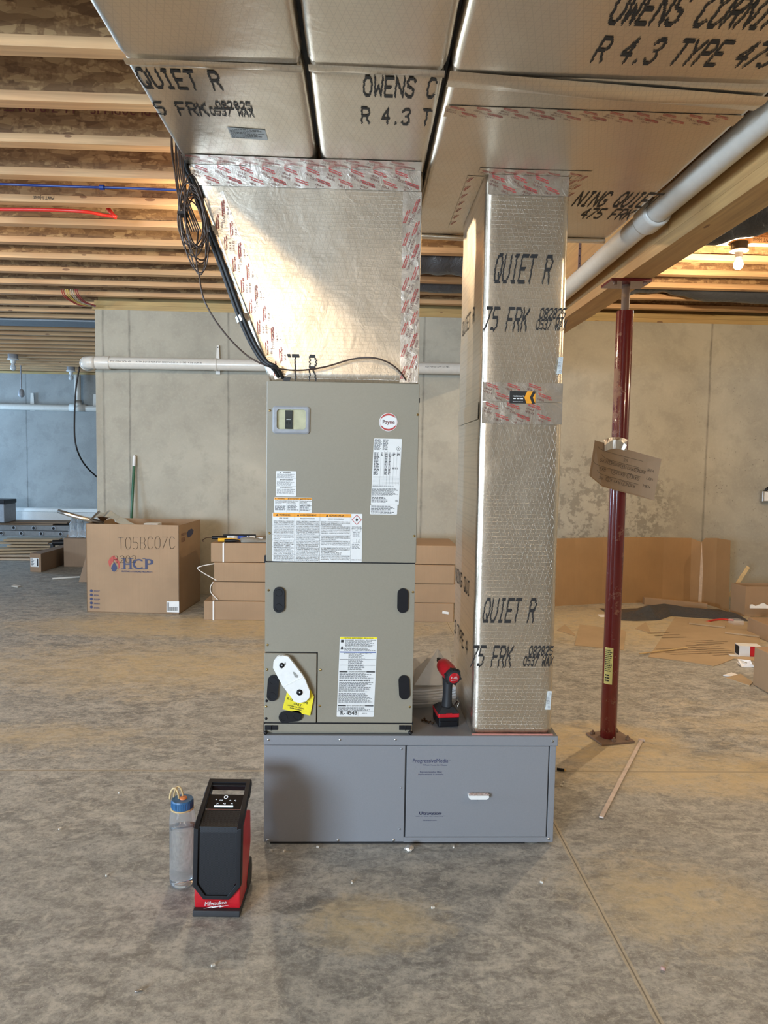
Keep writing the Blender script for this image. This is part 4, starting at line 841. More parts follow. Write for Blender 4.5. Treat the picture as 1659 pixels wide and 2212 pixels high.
def rating(o, x0, x1, z0, z1, put):
    W_ = x1-x0; Hh = z1-z0
    greek(o, x0+.003, x0+W_*.30, z1-Hh*.01, z1-Hh*.175, 11, put, 1, .5, seed=1); greek(o, x0+W_*.33, x0+W_*.58, z1-Hh*.01, z1-Hh*.175, 11, put, 1, .5, seed=2, fill=.8)
    flame(o, put, x0+W_*.89, z1-Hh*.15, .0085, 1)
    for k_, (xa, xb) in enumerate(((.04, .24), (.28, .35), (.41, .52), (.55, .67), (.70, .8), (.85, .96))):
        greek(o, x0+W_*xa, x0+W_*xb, z1-Hh*.205, z1-Hh*.26, 3, put, 1, .6, seed=k_+9)
    greek(o, x0+W_*.04, x0+W_*.24, z1-Hh*.265, z1-Hh*.555, 17, put, 1, .6, seed=5); greek(o, x0+W_*.42, x0+W_*.53, z1-Hh*.265, z1-Hh*.555, 17, put, 1, .6, seed=6); greek(o, x0+W_*.56, x0+W_*.64, z1-Hh*.265, z1-Hh*.555, 17, put, 1, .6, seed=8)
    greek(o, x0+W_*.70, x0+W_*.95, z1-Hh*.43, z1-Hh*.46, 2, put, 1, .6, seed=16)
    for k_ in range(7): bar(o, put, x0+.003, x1-.003, z1-Hh*(.575+.02*k_), z1-Hh*(.575+.02*k_)+.0003, 1)
    for k_ in range(7): bar(o, put, x0+W_*(.28+.115*k_), x0+W_*(.28+.115*k_)+.0003, z1-Hh*.70, z1-Hh*.19, 1)
    greek(o, x0+.003, x1-.003, z1-Hh*.71, z1-Hh*.73, 2, put, 1, .5, seed=7); greek(o, x0+.002, x1-.004, z1-Hh*.745, z1-Hh*.86, 11, put, 1, .5, seed=17); greek(o, x0+.002, x0+W_*.6, z1-Hh*.88, z1-Hh*.97, 5, put, 1, .5, seed=18)
    T_(o, 'UL', .009, x1-.008, z0+Hh*.05, put, align='c')
label(up, 'rating_label', 801, 948, 864, 1090, rating, skew=.03)
label(up, 'lower_rating_label', 799, 1091, 858, 1111, lambda o, x0, x1, z0, z1, put: (greek(o, x0+.003, x1-.003, z1-.003, z0+.002, 7, put, 1, .45, seed=21)), skew=.03)
def r454(o, x0, x1, z0, z1, put):
    W_ = x1-x0; Hh = z1-z0; P = lambda q: z1-Hh*q
    bar(o, put, x0+.001, x1-.001, P(.027), P(.003), 4); T_(o, 'CAUTION  AVERTISSEMENT  PRECAUCION', .006, (x0+x1)/2, P(.023), put, align='c', wmax=.1)
    T_(o, 'EXPLOSION HAZARD    RISQUE D’EXPLOSION    RIESGO DE EXPLOSION', .0055, x0+W_*.13, P(.048), put, wmax=W_*.83); greek(o, x0+W_*.14, x1-.005, P(.055), P(.115), 6, put, 1, .5, seed=30); bar(o, put, x0+.004, x0+W_*.10, P(.07), P(.038), 1)
    o.add([put(x0+.004, P(.155), .0003), put(x0+W_*.10, P(.155), .0003), put(x0+W_*.08, P(.12), .0003), put(x0+.007, P(.118), .0003)], [(0, 1, 2, 3)], 1)
    T_(o, 'FIRE HAZARD    RISQUE DE FEU    RIESGO DE INCENDIO', .0055, x0+W_*.15, P(.128), put, wmax=W_*.7); greek(o, x0+W_*.13, x1-.005, P(.135), P(.175), 4, put, 1, .5, seed=31)
    bar(o, put, x0+.003, x1-.003, P(.197), P(.183), 5)
    T_(o, 'NOTICE INSTALLER TO COMPLETE STEPS 1 TO 8', .005, (x0+x1)/2, P(.211), put, align='c')
    for (q0, q1) in ((.215, .272), (.285, .345), (.355, .415)): greek(o, x0+W_*.25, x1-.02, P(q0), P(q1), 5, put, 1, .45, fill=.8, seed=int(q0*100))
    for q_ in (.279, .350, .424): bar(o, put, x0+.003, x1-.003, P(q_+.0045), P(q_), 1)
    for q_ in (.430, .855):
        bar(o, put, x0+.003, x0+W_*.24, P(q_+.012), P(q_), 1); bar(o, put, x1-W_*.25, x1-.003, P(q_+.012), P(q_), 1)
    T_(o, 'INSTALLATION  INSTALLATION  INSTALACION', .005, (x0+x1)/2, P(.441), put, align='c', wmax=W_*.44); T_(o, 'SERVICE  ENTRETIEN  SERVICIO', .005, (x0+x1)/2, P(.866), put, align='c')
    for (q0, q1, n) in ((.45, .53, 7), (.54, .556, 1), (.565, .69, 11), (.70, .83, 12), (.873, .925, 5)): greek(o, x0+.004, x1-.006, P(q0), P(q1), n, put, 1, .5, seed=int(q0*1000))
    bar(o, put, x0+.001, x1-.001, P(.934), P(.932), 1); T_(o, 'R- 454B', .020, x0+.012, z0+.007, put); T_(o, 'R- 454B', .020, x0+.0125, z0+.007, put)
    bar(o, put, x0+W_*.57, x0+W_*.574, z0+.002, P(.934), 1); T_(o, '345557-101', .004, x0+W_*.68, z0+.011, put)
label(lo, 'refrigerant_label', 727, 1376, 810, 1548, r454, skew=.03)
# sliding papers: yellow hang tag and white foam pipe cover hooked over the coil stubs
Y2 = FY-.010
tg = thing('yellow_tag', 'yellow square tag reading R-454B SYSTEMS ONLY, below the white foam piece', 'tag', at(645, 1546, Y=Y2))
cs = [at(*p, Y=Y2) for p in ((610, 1532), (670, 1546), (678, 1505), (669, 1486), (620, 1494))]
o = MB(); n = len(cs); o.add([v for v in cs]+[v+Vector((0, .001, 0)) for v in cs], [tuple(range(n)), tuple(range(2*n-1, n-1, -1))]+[(i, (i+1) % n, (i+1) % n+n, i+n) for i in range(n)], 0)
u_ = (cs[1]-cs[0]).normalized(); v_ = Vector((-u_.z, 0, u_.x)); og = cs[0]+Vector((0, -.0005, 0))
for s_, a_, b_, sz in (('FOR USE WITH', .010, .050, .0115), ('R-454B SYSTEMS', .007, .037, .0125), ('ONLY', .033, .024, .0125), ('A UTILISER AVEC SYSTEMES', .014, .0165, .0058), ('R-454B SEULEMENT', .024, .0095, .0058)):
    for e in (0, .0004): o.text(s_, sz, og+u_*(a_+e)+v_*b_, u_, v_, 1, wx=.82)
o.build('tag_card', ['yellow', 'ink'], tg, recalc=False)
fm = thing('foam_pipe_cover', 'white slotted foam piece hooked on the lower left of the air handler', 'foam piece', at(630, 1515, Y=Y2))
pw = [(591, 1440), (592, 1426), (600, 1416), (612, 1413), (624, 1416), (652, 1452), (659, 1463), (670, 1490), (669, 1504), (661, 1512), (648, 1515), (636, 1512), (628, 1500), (611, 1478)]
cs = [at(*p, Y=Y2) for p in pw]; o = MB(); o.prism([(c_.x, c_.z) for c_ in cs], (0, Y2-.001, 0), (1, 0, 0), (0, 0, 1), (0, -.016, 0)); fo = o.build('foam_plate', 'foam', fm, bevel=.003)
o = MB()
for px_, py_, rr_, rx_ in ((610, 1434, .0088, 0), (648, 1492, .0105, 0)):
    q = at(px_, py_, Y=Y2); o.lathe([(rr_, 0), (rr_, .0185), (rr_*.30, .0185), (rr_*.26, .015), (.0001, .015)], (q.x, Y2-.0005, q.z), 20, 0, (0, -1, 0))
o.build('rubber_grommet', 'black', fo, smooth='auto')
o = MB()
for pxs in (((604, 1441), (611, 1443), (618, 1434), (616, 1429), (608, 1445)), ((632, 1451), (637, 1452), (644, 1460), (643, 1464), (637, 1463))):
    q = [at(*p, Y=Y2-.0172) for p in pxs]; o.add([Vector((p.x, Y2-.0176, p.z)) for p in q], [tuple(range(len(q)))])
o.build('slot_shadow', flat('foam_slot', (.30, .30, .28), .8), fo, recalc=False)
o = MB(); y_ = Y2-.0176
for k in range(13):
    a = at(598+k*2.1, 1418+k*3.0, Y=y_); c = at(611+k*2.0, 1412+k*3.9, Y=y_); 
    o.tube([(a.x, y_+.0005, a.z), ((a.x*.45+c.x*.55), y_+.0005, (a.z*.45+c.z*.55))], .0007, 4)
a = at(613, 1483, Y=y_); c = at(655, 1462, Y=y_); o.tube([(a.x, y_+.0003, a.z), (c.x, y_+.0003, c.z)], .0012, 5); o.build('moulded_ribs', 'foam', fo)
# ------------------------------------------------------------------ line set, coiled thermostat wire
r = thing('line_set', 'black insulated tube bundle clipped down the left edge of the foil plenum', 'tubing', (-.45, 2.41, 1.615))
ctr = [(372, 250, 2.50), (396, 335, 2.46), (420, 400, 2.44), (455, 500, 2.415), (490, 595, 2.41), (524, 688, 2.405), (550, 745, 2.40), (574, 782, 2.395), (596, 795, 2.40), (612, 822, 2.46)]
base_ = [at(a_, b_, Y=y_) for a_, b_, y_ in ctr]; base_[0].z = 2.75; base_[0].x = -.66
for k in range(5):
    off = Vector((.011*math.cos(k*1.26), .011*math.sin(k*1.26)-.006, 0))*(1 if k else 0)
    MB().tube(smoothpath([p+off for p in base_], 8), .0068, 8).build('tube', 'blackins', r, smooth='auto')
for i in (3, 5):
    p = base_[i]; d = (base_[i+1]-base_[i-1]).normalized(); o = MB(); o.tube([p-d*.010, p+d*.010], .0215, 12); o.build('foil_clip', 'tape', r, smooth=False)
r = thing('wire_coil', 'coil of brown thermostat wire hanging at the left corner of the trunk duct', 'wire', (-.64, 2.36, 2.0))
rnd = random.Random(5); o = MB()
for k in range(11):
    cx_, cy_ = 418+rnd.uniform(-6, 6), 485+rnd.uniform(-12, 14); ax_, ay_ = 18+rnd.uniform(-4, 14), 88+rnd.uniform(-40, 12); tl = rnd.uniform(-.05, .22)
    pts = []
    for i in range(26):
        t = 2*PI*i/26; x = ax_*math.cos(t); y = ay_*math.sin(t); pts.append(at(cx_+x*math.cos(tl)+y*math.sin(tl)*.9, cy_+y, Y=2.33+.03*math.sin(t+k)+.006*k))
    o.tube(pts, .0024, 6, closed=True)
for k in range(7):
    x0 = 374+k*4; o.tube(smoothpath([at(x0-4+rnd.uniform(-3, 3), 300-rnd.uniform(0, 6), Y=2.42), at(x0-2, 350+rnd.uniform(-10, 10), Y=2.38), at(x0+12+rnd.uniform(-4, 4), 430, Y=2.36), at(404+k*5, 500, Y=2.35)]), .0024, 6)
o.build('coil_loops', 'wire', r, smooth='auto')
q = at(396, 463, Y=2.33); MB().box(q.x-.014, q.x+.014, q.y-.02, q.y+.02, q.z-.004, q.z+.004).build('cable_tie', 'black', r)
o = MB(); o.tube(smoothpath([at(*p[:2], Y=p[2]) for p in ((428, 500, 2.36), (424, 560, 2.36), (430, 595, 2.36), (442, 650, 2.36), (478, 710, 2.37), (530, 765, 2.38), (580, 791, 2.38), (640, 800, 2.39), (700, 793, 2.40), (760, 776, 2.40), (805, 773, 2.39), (840, 784, 2.39), (866, 805, 2.40), (880, 828, 2.44))]), .0027, 8)
o.build('loose_wire', 'wire', r, smooth='auto')
# ------------------------------------------------------------------ speaker
SX, SYY = -.408, 2.030
r = thing('jobsite_speaker', 'red and black upright jobsite speaker with a lit control panel on the floor', 'speaker', (SX, SYY, 0), -.03)
TM = wm(r)
def Lw(x, y, z): return TM @ Vector((x*1.07, y*1.12, z*.915))
KV = .285
def prof(v, off=0):
    if v <= KV: t = v/KV; y, z = .022*t, v*.997; n = Vector((0, -1, .08)).normalized()
    else: t = v-KV; y, z = .022+t*.905, .284+t*.425; n = Vector((0, -.425, .905)).normalized()
    return y+n.y*off, z+n.z*off
def sp(u, v, off=0): y, z = prof(v, off); return Lw(u, y, z)
side = [(.012, .018), (.007, .055), (.010, .075), prof(.12, -.006), prof(KV, -.008), prof(.345, -.008), (.115, .285), (.155, .262), (.160, .15), (.135, .09), (.145, .018)]
o = MB(); W2 = .0635
vs = [Lw(s_*W2, y, z) for s_ in (-1, 1) for y, z in side]; n = len(side)
o.add(vs, [tuple(range(n)), tuple(range(2*n-1, n-1, -1))]+[(i, i+n, (i+1) % n+n, (i+1) % n) for i in range(n)]); body = o.build('body', 'redp', r, bevel=.004)
o = MB(); vs = [Lw(s_*.0655, y, z) for s_ in (-1, 1) for y, z in ((-.004, 0), (-.002, .020), (.03, .019), (.15, .020), (.158, 0))]; n = 5
o.add(vs, [tuple(range(n)), tuple(range(2*n-1, n-1, -1))]+[(i, i+n, (i+1) % n+n, (i+1) % n) for i in range(n)]); o.build('base_foot', 'rubber', r, bevel=.003)
outer = [(-.036, .058), (.036, .058), (.067, .100), (.067, KV), (.063, .452), (-.063, .452), (-.067, KV), (-.067, .100)]
inner = [(-.030, .070), (.030, .070), (.052, .105), (.052, KV-.005), (.049, .438), (-.049, .438), (-.052, KV-.005), (-.052, .105)]
def dens(p):
    out = []
    for i in range(len(p)):
        a_, b_ = Vector(p[i]), Vector(p[(i+1) % len(p)])
        for k in range(6): out.append(tuple(a_.lerp(b_, k/6)))
    return out
OU, IN = dens(outer), dens(inner)
o = MB(); o.loft([[sp(u, v, -.012) for u, v in OU], [sp(u, v, .004) for u, v in OU], [sp(u*.975, v, .008) for u, v in OU], [sp(u*1.02, v, .008) for u, v in IN], [sp(u, v, -.004 if v < .36 else -.014) for u, v in IN]], caps=False); o.build('front_frame', 'black', r, bevel=.001)
o = MB()
gl = [(-.052, .105), (.052, .105), (.052, .345), (-.052, .345)]
def sheet(o, x0, x1, v0, v1, off, m=0, nv=14, taper=None):
    rg = [[sp(x0 if not taper else -taper(v0+(v1-v0)*i/nv), v0+(v1-v0)*i/nv, off), sp(x1 if not taper else taper(v0+(v1-v0)*i/nv), v0+(v1-v0)*i/nv, off)] for i in range(nv+1)]
    o.loft(rg, m, False, False)
tp = lambda v: .030+(.052-.030)*min(1, max(0, (v-.070)/.035))
sheet(o, 0, 0, .062, KV, .002, taper=tp); sheet(o, 0, 0, KV, .345, -.001, taper=tp, nv=4); o.build('speaker_grille', 'grille', r, recalc=True)
o = MB(); sheet(o, -.050, .050, .3455, .398, .001, nv=3); cp = o.build('control_panel', flat('panel_gloss', (.012, .011, .011), .15), r)
o = MB(); sheet(o, -.027, .027, .352, .357, .0028, nv=1); o.build('led_bar', 'led', cp)
o = MB(); uu = (sp(.01, .37)-sp(0, .37)).normalized(); vv = (sp(0, .38)-sp(0, .37)).normalized()
for s_, u0, v0, sz in (('|<', -.022, .362, .008), ('>||', -.004, .362, .008), ('>|', .018, .362, .008), ('*', -.028, .374, .010), ('OO', -.016, .374, .006), ('<-', .012, .374, .007), ('<)', .026, .374, .007)):
    o.text(s_, sz, sp(u0, v0, .0022), uu, vv, 0)
for k in range(20):
    t0, t1 = 2*PI*k/20, 2*PI*(k+1)/20; o.add([sp(.0+rd*math.cos(t), .388+rd*math.sin(t), .0022) for rd, t in ((.0045, t0), (.0045, t1), (.0058, t1), (.0058, t0))], [(0, 1, 2, 3)])
o.box(0, 0, 0, 0, 0, 0) if 0 else None; o.build('panel_icons', 'ledd', cp, recalc=False)
o = MB()      # handle: two arms and the grip, open in the middle
for s_ in (-1, 1):
    o.add([sp(s_*.049, .395, -.016), sp(s_*.067, .395, -.016), sp(s_*.067, .395, .004), sp(s_*.049, .395, .004), sp(s_*.047, .450, -.020), sp(s_*.063, .450, -.020), sp(s_*.063, .450, .004), sp(s_*.047, .450, .004)], [(0, 1, 2, 3), (4, 7, 6, 5), (0, 4, 5, 1), (1, 5, 6, 2), (2, 6, 7, 3), (3, 7, 4, 0)])
for a_, b_ in ((.428, .455),): o.add([sp(-.063, a_, -.022), sp(.063, a_, -.022), sp(.063, b_, -.022), sp(-.063, b_, -.022), sp(-.063, a_, .004), sp(.063, a_, .004), sp(.063, b_, .006), sp(-.063, b_, .006)], [(0, 3, 2, 1), (4, 5, 6, 7), (0, 1, 5, 4), (1, 2, 6, 5), (2, 3, 7, 6), (3, 0, 4, 7)])
o.build('carry_handle', 'black', r, bevel=.003)
for s_ in (-1, 1):
    o = MB(); c_ = Lw(s_*.058, .152, .045); o.add([Lw(s_*.05+dx, y, z) for dx in (0, s_*.016) for y, z in ((.10, .01), (.10, .04), (.13, .09), (.165, .088), (.172, .05), (.165, .004))], [(0, 1, 2, 3, 4, 5), (11, 10, 9, 8, 7, 6)]+[(i, (i+1) % 6, (i+1) % 6+6, i+6) for i in range(6)]); o.build('rear_bumper', 'rubber', r, bevel=.003)
o = MB(); uu = TM.to_3x3() @ Vector((1, 0, 0)); vv = TM.to_3x3() @ Vector((0, -.05, 1)).normalized()
fs_ = lambda x, z: Lw(x, .0035-.0035*(z-.02)/.04, z)
o.text('Milwaukee', .0185, fs_(-.033, .036)+TM.to_3x3() @ Vector((0, -.0045, 0)), (uu+vv*.10).normalized(), vv, 0, wx=.82, shear=.15)
o.text('Milwaukee', .0185, fs_(-.0325, .036)+TM.to_3x3() @ Vector((0, -.0045, 0)), (uu+vv*.10).normalized(), vv, 0, wx=.82, shear=.15)
b_ = [(-.036, .026), (-.012, .0315), (-.014, .028), (.010, .0345), (.008, .031), (.036, .040), (.012, .0365), (.014, .0395), (-.010, .033), (-.008, .036)]
o.add([fs_(x, z)+TM.to_3x3() @ Vector((0, -.0045, 0)) for x, z in b_], [tuple(range(len(b_)))]); o.build('script_logo', 'white', body, recalc=False)
# ------------------------------------------------------------------ water bottle
q = at(396, 1908, Z=0); q.x -= .002
r = thing('water_bottle', 'clear bottle of water with blue cap and orange tether on the floor', 'bottle', q)
rb = .040
pr = [(.0001, .004), (rb*.7, .001), (rb*.93, .004), (rb, .016), (rb, .215), (rb*.97, .228), (rb*.85, .240), (rb*.77, .246), (rb*.77, .256)]
o = MB(); o.lathe(pr, q, 48); o.build('bottle_shell', 'bottle', r, smooth='auto')
o = MB(); o.lathe([(.0001, .006), (rb*.68, .0035), (rb*.90, .006), (rb-.0022, .017), (rb-.0022, .187), (.0001, .187)], q, 48); o.build('water', 'water', r, smooth='auto')
o = MB(); pr = [(.0001, .278), (rb*.80, .278), (rb*.84, .274), (rb*.84, .252), (rb*.78, .250)]; o.lathe(pr, q, 48)
for k in range(40):
    a_ = 2*PI*k/40; o.tube([(q.x+rb*.845*math.cos(a_), q.y+rb*.845*math.sin(a_), .254), (q.x+rb*.845*math.cos(a_), q.y+rb*.845*math.sin(a_), .272)], .0009, 5)
cpo = o.build('cap', 'bluecap', r, smooth=False)
o = MB(); o.lathe([(rb*.79, .247), (rb*.90, .247), (rb*.90, .2505), (rb*.79, .2505)], q, 40); o.build('neck_ring', 'tan', r, smooth='auto')
o = MB(); o.lathe([(.0001, .283), (.011, .283), (.012, .2785)], q+Vector((.003, 0, 0)), 24); o.build('cap_button', 'orangep', cpo, smooth='auto')
o = MB()
for dy in (-.006, .004):
    pts = [Vector((q.x-.019+.028*math.cos(t)*.5+dy, q.y+.006+dy, .276+.036*math.sin(t))) for t in [PI*k/12 for k in range(13)]]
    o.tube(pts, .0032, 8)
o.build('tether_loop', 'tan', r, smooth='auto')
# ------------------------------------------------------------------ impact driver on the cabinet
q = Vector((.326, 2.552, BZ)); r = thing('impact_driver', 'red and black cordless impact driver standing on the grey cabinet', 'power tool', q, .10)
TD = wm(r); D = lambda x, y, z: TD @ Vector((x, y, z)); R3 = TD.to_3x3()
o = MB()
def slab(o, x, y0, y1, z0, z1, m=0, c=.006):
    pts = rr2(-x, x, y0, y1, c, 3); o.loft([[D(a_, b_, z0) for a_, b_ in pts], [D(a_*1.0, b_, z1) for a_, b_ in pts]], m)
slab(o, .038, -.046, .060, .001, .034); slab(o, .032, -.050, -.044, .006, .022, 0, .002); o.build('battery', 'black', r, bevel=.003)
o = MB(); slab(o, .040, -.044, .060, .034, .048); o.add([D(x, y, z) for x, y, z in ((-.040, -.042, .048), (.040, -.042, .048), (.040, .058, .048), (-.040, .058, .048), (-.022, -.024, .066), (.022, -.024, .066), (.022, .036, .066), (-.022, .036, .066))], [(0, 1, 5, 4), (1, 2, 6, 5), (2, 3, 7, 6), (3, 0, 4, 7), (4, 5, 6, 7), (3, 2, 1, 0)], 1)
bs = o.build('foot_housing', ['redp', 'rubber'], r, bevel=.002)
o = MB(); o.loft([[D(x, y, z) for x, y in rr2(-.010, .012, y0, y0+.003, .001, 2)] for y0, z in ((-.0445, .040), (-.0445, .050))]); o.build('release_tab', 'redp', bs)
o = MB(); rg = []
for i in range(13):
    t = i/12; z = .060+.110*t; yc = -.002+.006*t-.004*math.sin(PI*t); w2 = .0165+.004*abs(1-2*t)**2; l2 = .021+.006*abs(1-2*t)**2
    rg.append([D(w2*math.cos(2*PI*k/20)+.004*t, yc+l2*math.sin(2*PI*k/20), z) for k in range(20)])
o.loft(rg); o.build('grip', 'rubber', r, smooth='auto')
hz = .192; o = MB(); o.lathe([(.0001, -.052), (.022, -.051), (.026, -.046), (.0275, -.03), (.029, .0), (.029, .03), (.026, .055), (.018, .070), (.014, .078)], D(.005, .0, hz), 32, 0, R3 @ Vector((-.16, 1, .16))); hd = o.build('head_housing', 'redp', r, smooth='auto')
ax_ = (R3 @ Vector((-.16, 1, .16))).normalized(); c0 = D(.005, 0, hz)
o = MB(); o.lathe([(.020, -.056), (.026, -.054), (.029, -.046), (.029, -.034), (.026, -.030)], c0, 32, 0, ax_)
for k in range(6):
    a_ = PI/3*k; e1 = ax_.orthogonal().normalized(); e2 = ax_.cross(e1); p = c0-ax_*.046+(e1*math.cos(a_)+e2*math.sin(a_))*.0285; o.cyl(p-ax_*.006, p+ax_*.012, .0042, n=8)
o.build('rear_ring', 'rubber', hd, smooth=False)
o = MB(); o.lathe([(.0001, -.0575), (.0195, -.0572), (.0205, -.053)], c0, 32, 0, ax_); o.build('rear_cap', 'redp', hd, smooth='auto')
o = MB(); u_ = (R3 @ Vector((1, 0, 0))); u_ = (u_-ax_*u_.dot(ax_)).normalized(); v_ = u_.cross(ax_)*1; v_ = v_ if v_.z > 0 else -v_
for s_, sz, dv in (('FUEL', .0105, -.001), ('BRUSHLESS', .0046, -.009)): o.text(s_, sz, c0-ax_*.0582+v_*dv, u_, v_, 0, align='c', wx=1.15)
o.build('cap_print', 'white', hd, recalc=False)
o = MB(); o.cyl(c0+ax_*.075, c0+ax_*.098, .011, .010, 18); o.cyl(c0+ax_*.098, c0+ax_*.112, .0045, n=10); o.build('chuck', 'black', r, smooth='auto')
o = MB(); p = D(.006, .026, .150); o.tube([p, p+R3 @ Vector((0, .012, -.012)), p+R3 @ Vector((0, .010, -.03))], .007, 10); o.build('trigger', 'redp', r, smooth='auto')
o = MB(); o.tube([D(.041, .01, .05), D(.050, .012, .07), D(.049, .03, .072), D(.042, .045, .05)], .003, 8); o.build('belt_hook', 'steel', r, smooth='auto')
# screws spilled by the unit
g0 = None
for k, (px_, py_, an) in enumerate(((912, 1556, .3), (917, 1552, 1.4), (921, 1558, 2.4), (926, 1560, .9), (934, 1562, 1.7))):
    q = at(px_, py_, Z=BZ+.004)
    if g0 is None:
        o = MB(); o.lathe([(.0001, -.002), (.0042, -.002), (.0042, .001), (.0018, .0015), (.0016, .014), (.0002, .018)], (0, 0, 0), 10, ax=(1, 0, 0)); g0 = o.build('screw', flat('dark_bronze', (.12, .07, .04), .35, .8), smooth='auto'); s_ = g0
    else: s_ = g0.copy(); C.objects.link(s_)
    s_.location = q; s_.rotation_euler = (0, 0, an)
    tag(s_, 'small bronze screw lying on the grey cabinet, %s from the left of five' % ordn(k), 'screw', 'loose screws on the filter cabinet')
# manuals in a clear bag
q = at(925, 1510, Z=BZ); r = thing('manual_bundle', 'stack of white paper manuals in a clear bag behind the impact driver', 'manuals', (.30, 2.84, BZ))
for k in range(7):
    o = MB(); rg = []
    for i in range(15):
        t = i/14; x = .205+.175*t; sag = .030*(2*t-1)**2*.35; z = BZ+.010+k*.0085+sag*.5+.012*t
        y0_ = 2.70+.01*math.sin(t*3+k); rg.append([(x, y0_, z), (x, y0_+.08, z+.004), (x, y0_+.19, z+.045+.03*t+.004*k), (x, y0_+.195, z+.050+.03*t+.004*k), (x, y0_+.08, z+.010), (x, y0_, z+.006)])
    o.loft(rg); bk = o.build('booklet', 'paper', r)
o = MB(); a_, b_, c_, d_2 = at(895, 1447, Y=2.80), at(945, 1401, Y=2.86), at(962, 1425, Y=2.86), at(955, 1480, Y=2.72)
e_ = at(895, 1480, Y=2.70); top = [a_, b_, c_, d_2, e_]
o.add([p for p in top]+[p+Vector((0, .002, -.002)) for p in top], [(0, 1, 2, 3, 4), (9, 8, 7, 6, 5)]+[(i, (i+1) % 5, (i+1) % 5+5, i+5) for i in range(5)], 0)
u_ = (b_-a_).normalized(); nn = (c_-a_).cross(b_-a_).normalized(); nn = nn if nn.y < 0 else -nn; v_ = u_.cross(nn); v_ = v_ if v_.z > 0 else -v_
for i in range(4): o.quad(a_+u_*.01-v_*(.012+.004*i)+nn*.001, a_+u_*.07-v_*(.012+.004*i)+nn*.001, a_+u_*.07-v_*(.0135+.004*i)+nn*.001, a_+u_*.01-v_*(.0135+.004*i)+nn*.001, 1)
o.build('top_sheet', ['paper', 'navy'], r, recalc=False)
o = MB(); rg = []
for i in range(13):
    t = i/12; x = .215+.165*t; rg.append([(x, 2.692-.006*math.sin(t*9), BZ+.006+.01*t), (x, 2.688, BZ+.05+.02*t), (x, 2.695, BZ+.078+.02*t)])
o.loft(rg, 0, False, False); o.build('clear_bag', 'bag', r, smooth=True)
# ------------------------------------------------------------------ wall pipe with elbow
r = thing('wall_drain_pipe', 'long white drain pipe hung across the concrete wall behind the plenum', 'pipe', (-.9, 6.95, 2.3))
wp = lambda x: Vector((x, 6.94, 2.265-.005*(x+2.6)))
zc = at(250, 784, Y=6.94).z; ze = at(960, 796, Y=6.94).z; xa_, xb_ = at(250, 784, Y=6.94).x, at(960, 796, Y=6.94).x
wp = lambda x: Vector((x, 6.94, zc+(ze-zc)*(x-xa_)/(xb_-xa_)))
MB().cyl(wp(-2.50), wp(1.0), .055, n=32).build('pipe_run', 'pvc', r, smooth='auto')
o = MB(); o.lathe([(.055, -.13), (.063, -.125), (.063, 0), (.056, .004)], wp(-2.40), 32, ax=(1, 0, 0)); o.build('coupling', 'pvc', r, smooth='auto')
e0 = wp(-2.50); o = MB(); o.tube([e0, e0+Vector((-.07, 0, 0)), e0+Vector((-.115, .02, 0)), e0+Vector((-.14, .07, 0)), e0+Vector((-.145, .12, 0))], [.060, .060, .060, .060, .060], 28); o.lathe([(.060, .0), (.068, .002), (.068, .05), (.060, .055)], e0+Vector((-.143, .07, 0)), 28, ax=(-.15, 1, 0)); o.build('elbow', 'pvc', r, smooth='auto')
o = MB()
for t_, xx in (('PVC DWV SCH 40', -2.38), ('ASTM D2665 NSF-DW  PIPE PVC-1120  D1785  4 IN  SCH 40', -2.14), ('PVC DWV PIPE', -.98), ('NSF PVC', -.72), ('ASTM D2665 D1785 4 IN', -.30), ('ASTM NSF-DW D1785', .60)):
    vs, fs, wd = textmesh(t_); o.add([wp(xx+x*.022*1.1)+Vector((0, -.0555*math.cos((y-.3)*.022/.055+.12), .0555*math.sin((y-.3)*.022/.055+.12))) for x, y in vs], fs)
o.build('pipe_print', 'ink', r, recalc=False)
for k, (px_, lb) in enumerate(((469, 'white tapered pipe hanger on the concrete wall left of the plenum'), (1000, 'white pipe hanger hidden by the return duct'))):
    if k: break
    xh = at(px_, 760, Y=6.99).x; zt = at(px_, 740, Y=6.99).z; hh = thing('pipe_hanger', lb, 'hanger', (xh, 6.99, zc))
    o = MB(); o.prism([(-.022, -.078), (.022, -.078), (.011, .20), (-.011, .20)], (xh, 7.04, zc), (1, 0, 0), (0, 0, 1), (0, -.012, 0)); o.build('hanger_arm', 'pvc', hh, bevel=.002)
    o = MB(); z_ = wp(xh).z; o.lathe([(.0565, -.014), (.059, -.014), (.059, .014), (.0565, .014)], (xh, 6.94, z_), 28, ax=(1, 0, 0)); o.build('hanger_band', 'pvc', hh, smooth='auto')
    o = MB(); o.cyl((xh, 7.0275, zc+.18), (xh, 7.03, zc+.18), .006, n=10); o.build('nail', 'dark', hh)
r = MB(); r.tube(smoothpath([at(172, 792, Y=6.9), at(164, 840, Y=6.9), at(161, 900, Y=6.9), at(162, 950, Y=6.9), at(172, 985, Y=6.95), at(190, 1012, Y=7.2), at(215, 1035, Y=7.5)]), .008, 8)
tag(r.build('black_cable', 'black', smooth='auto'), 'black cable hanging from the white pipe elbow beside the wall end', 'cable')
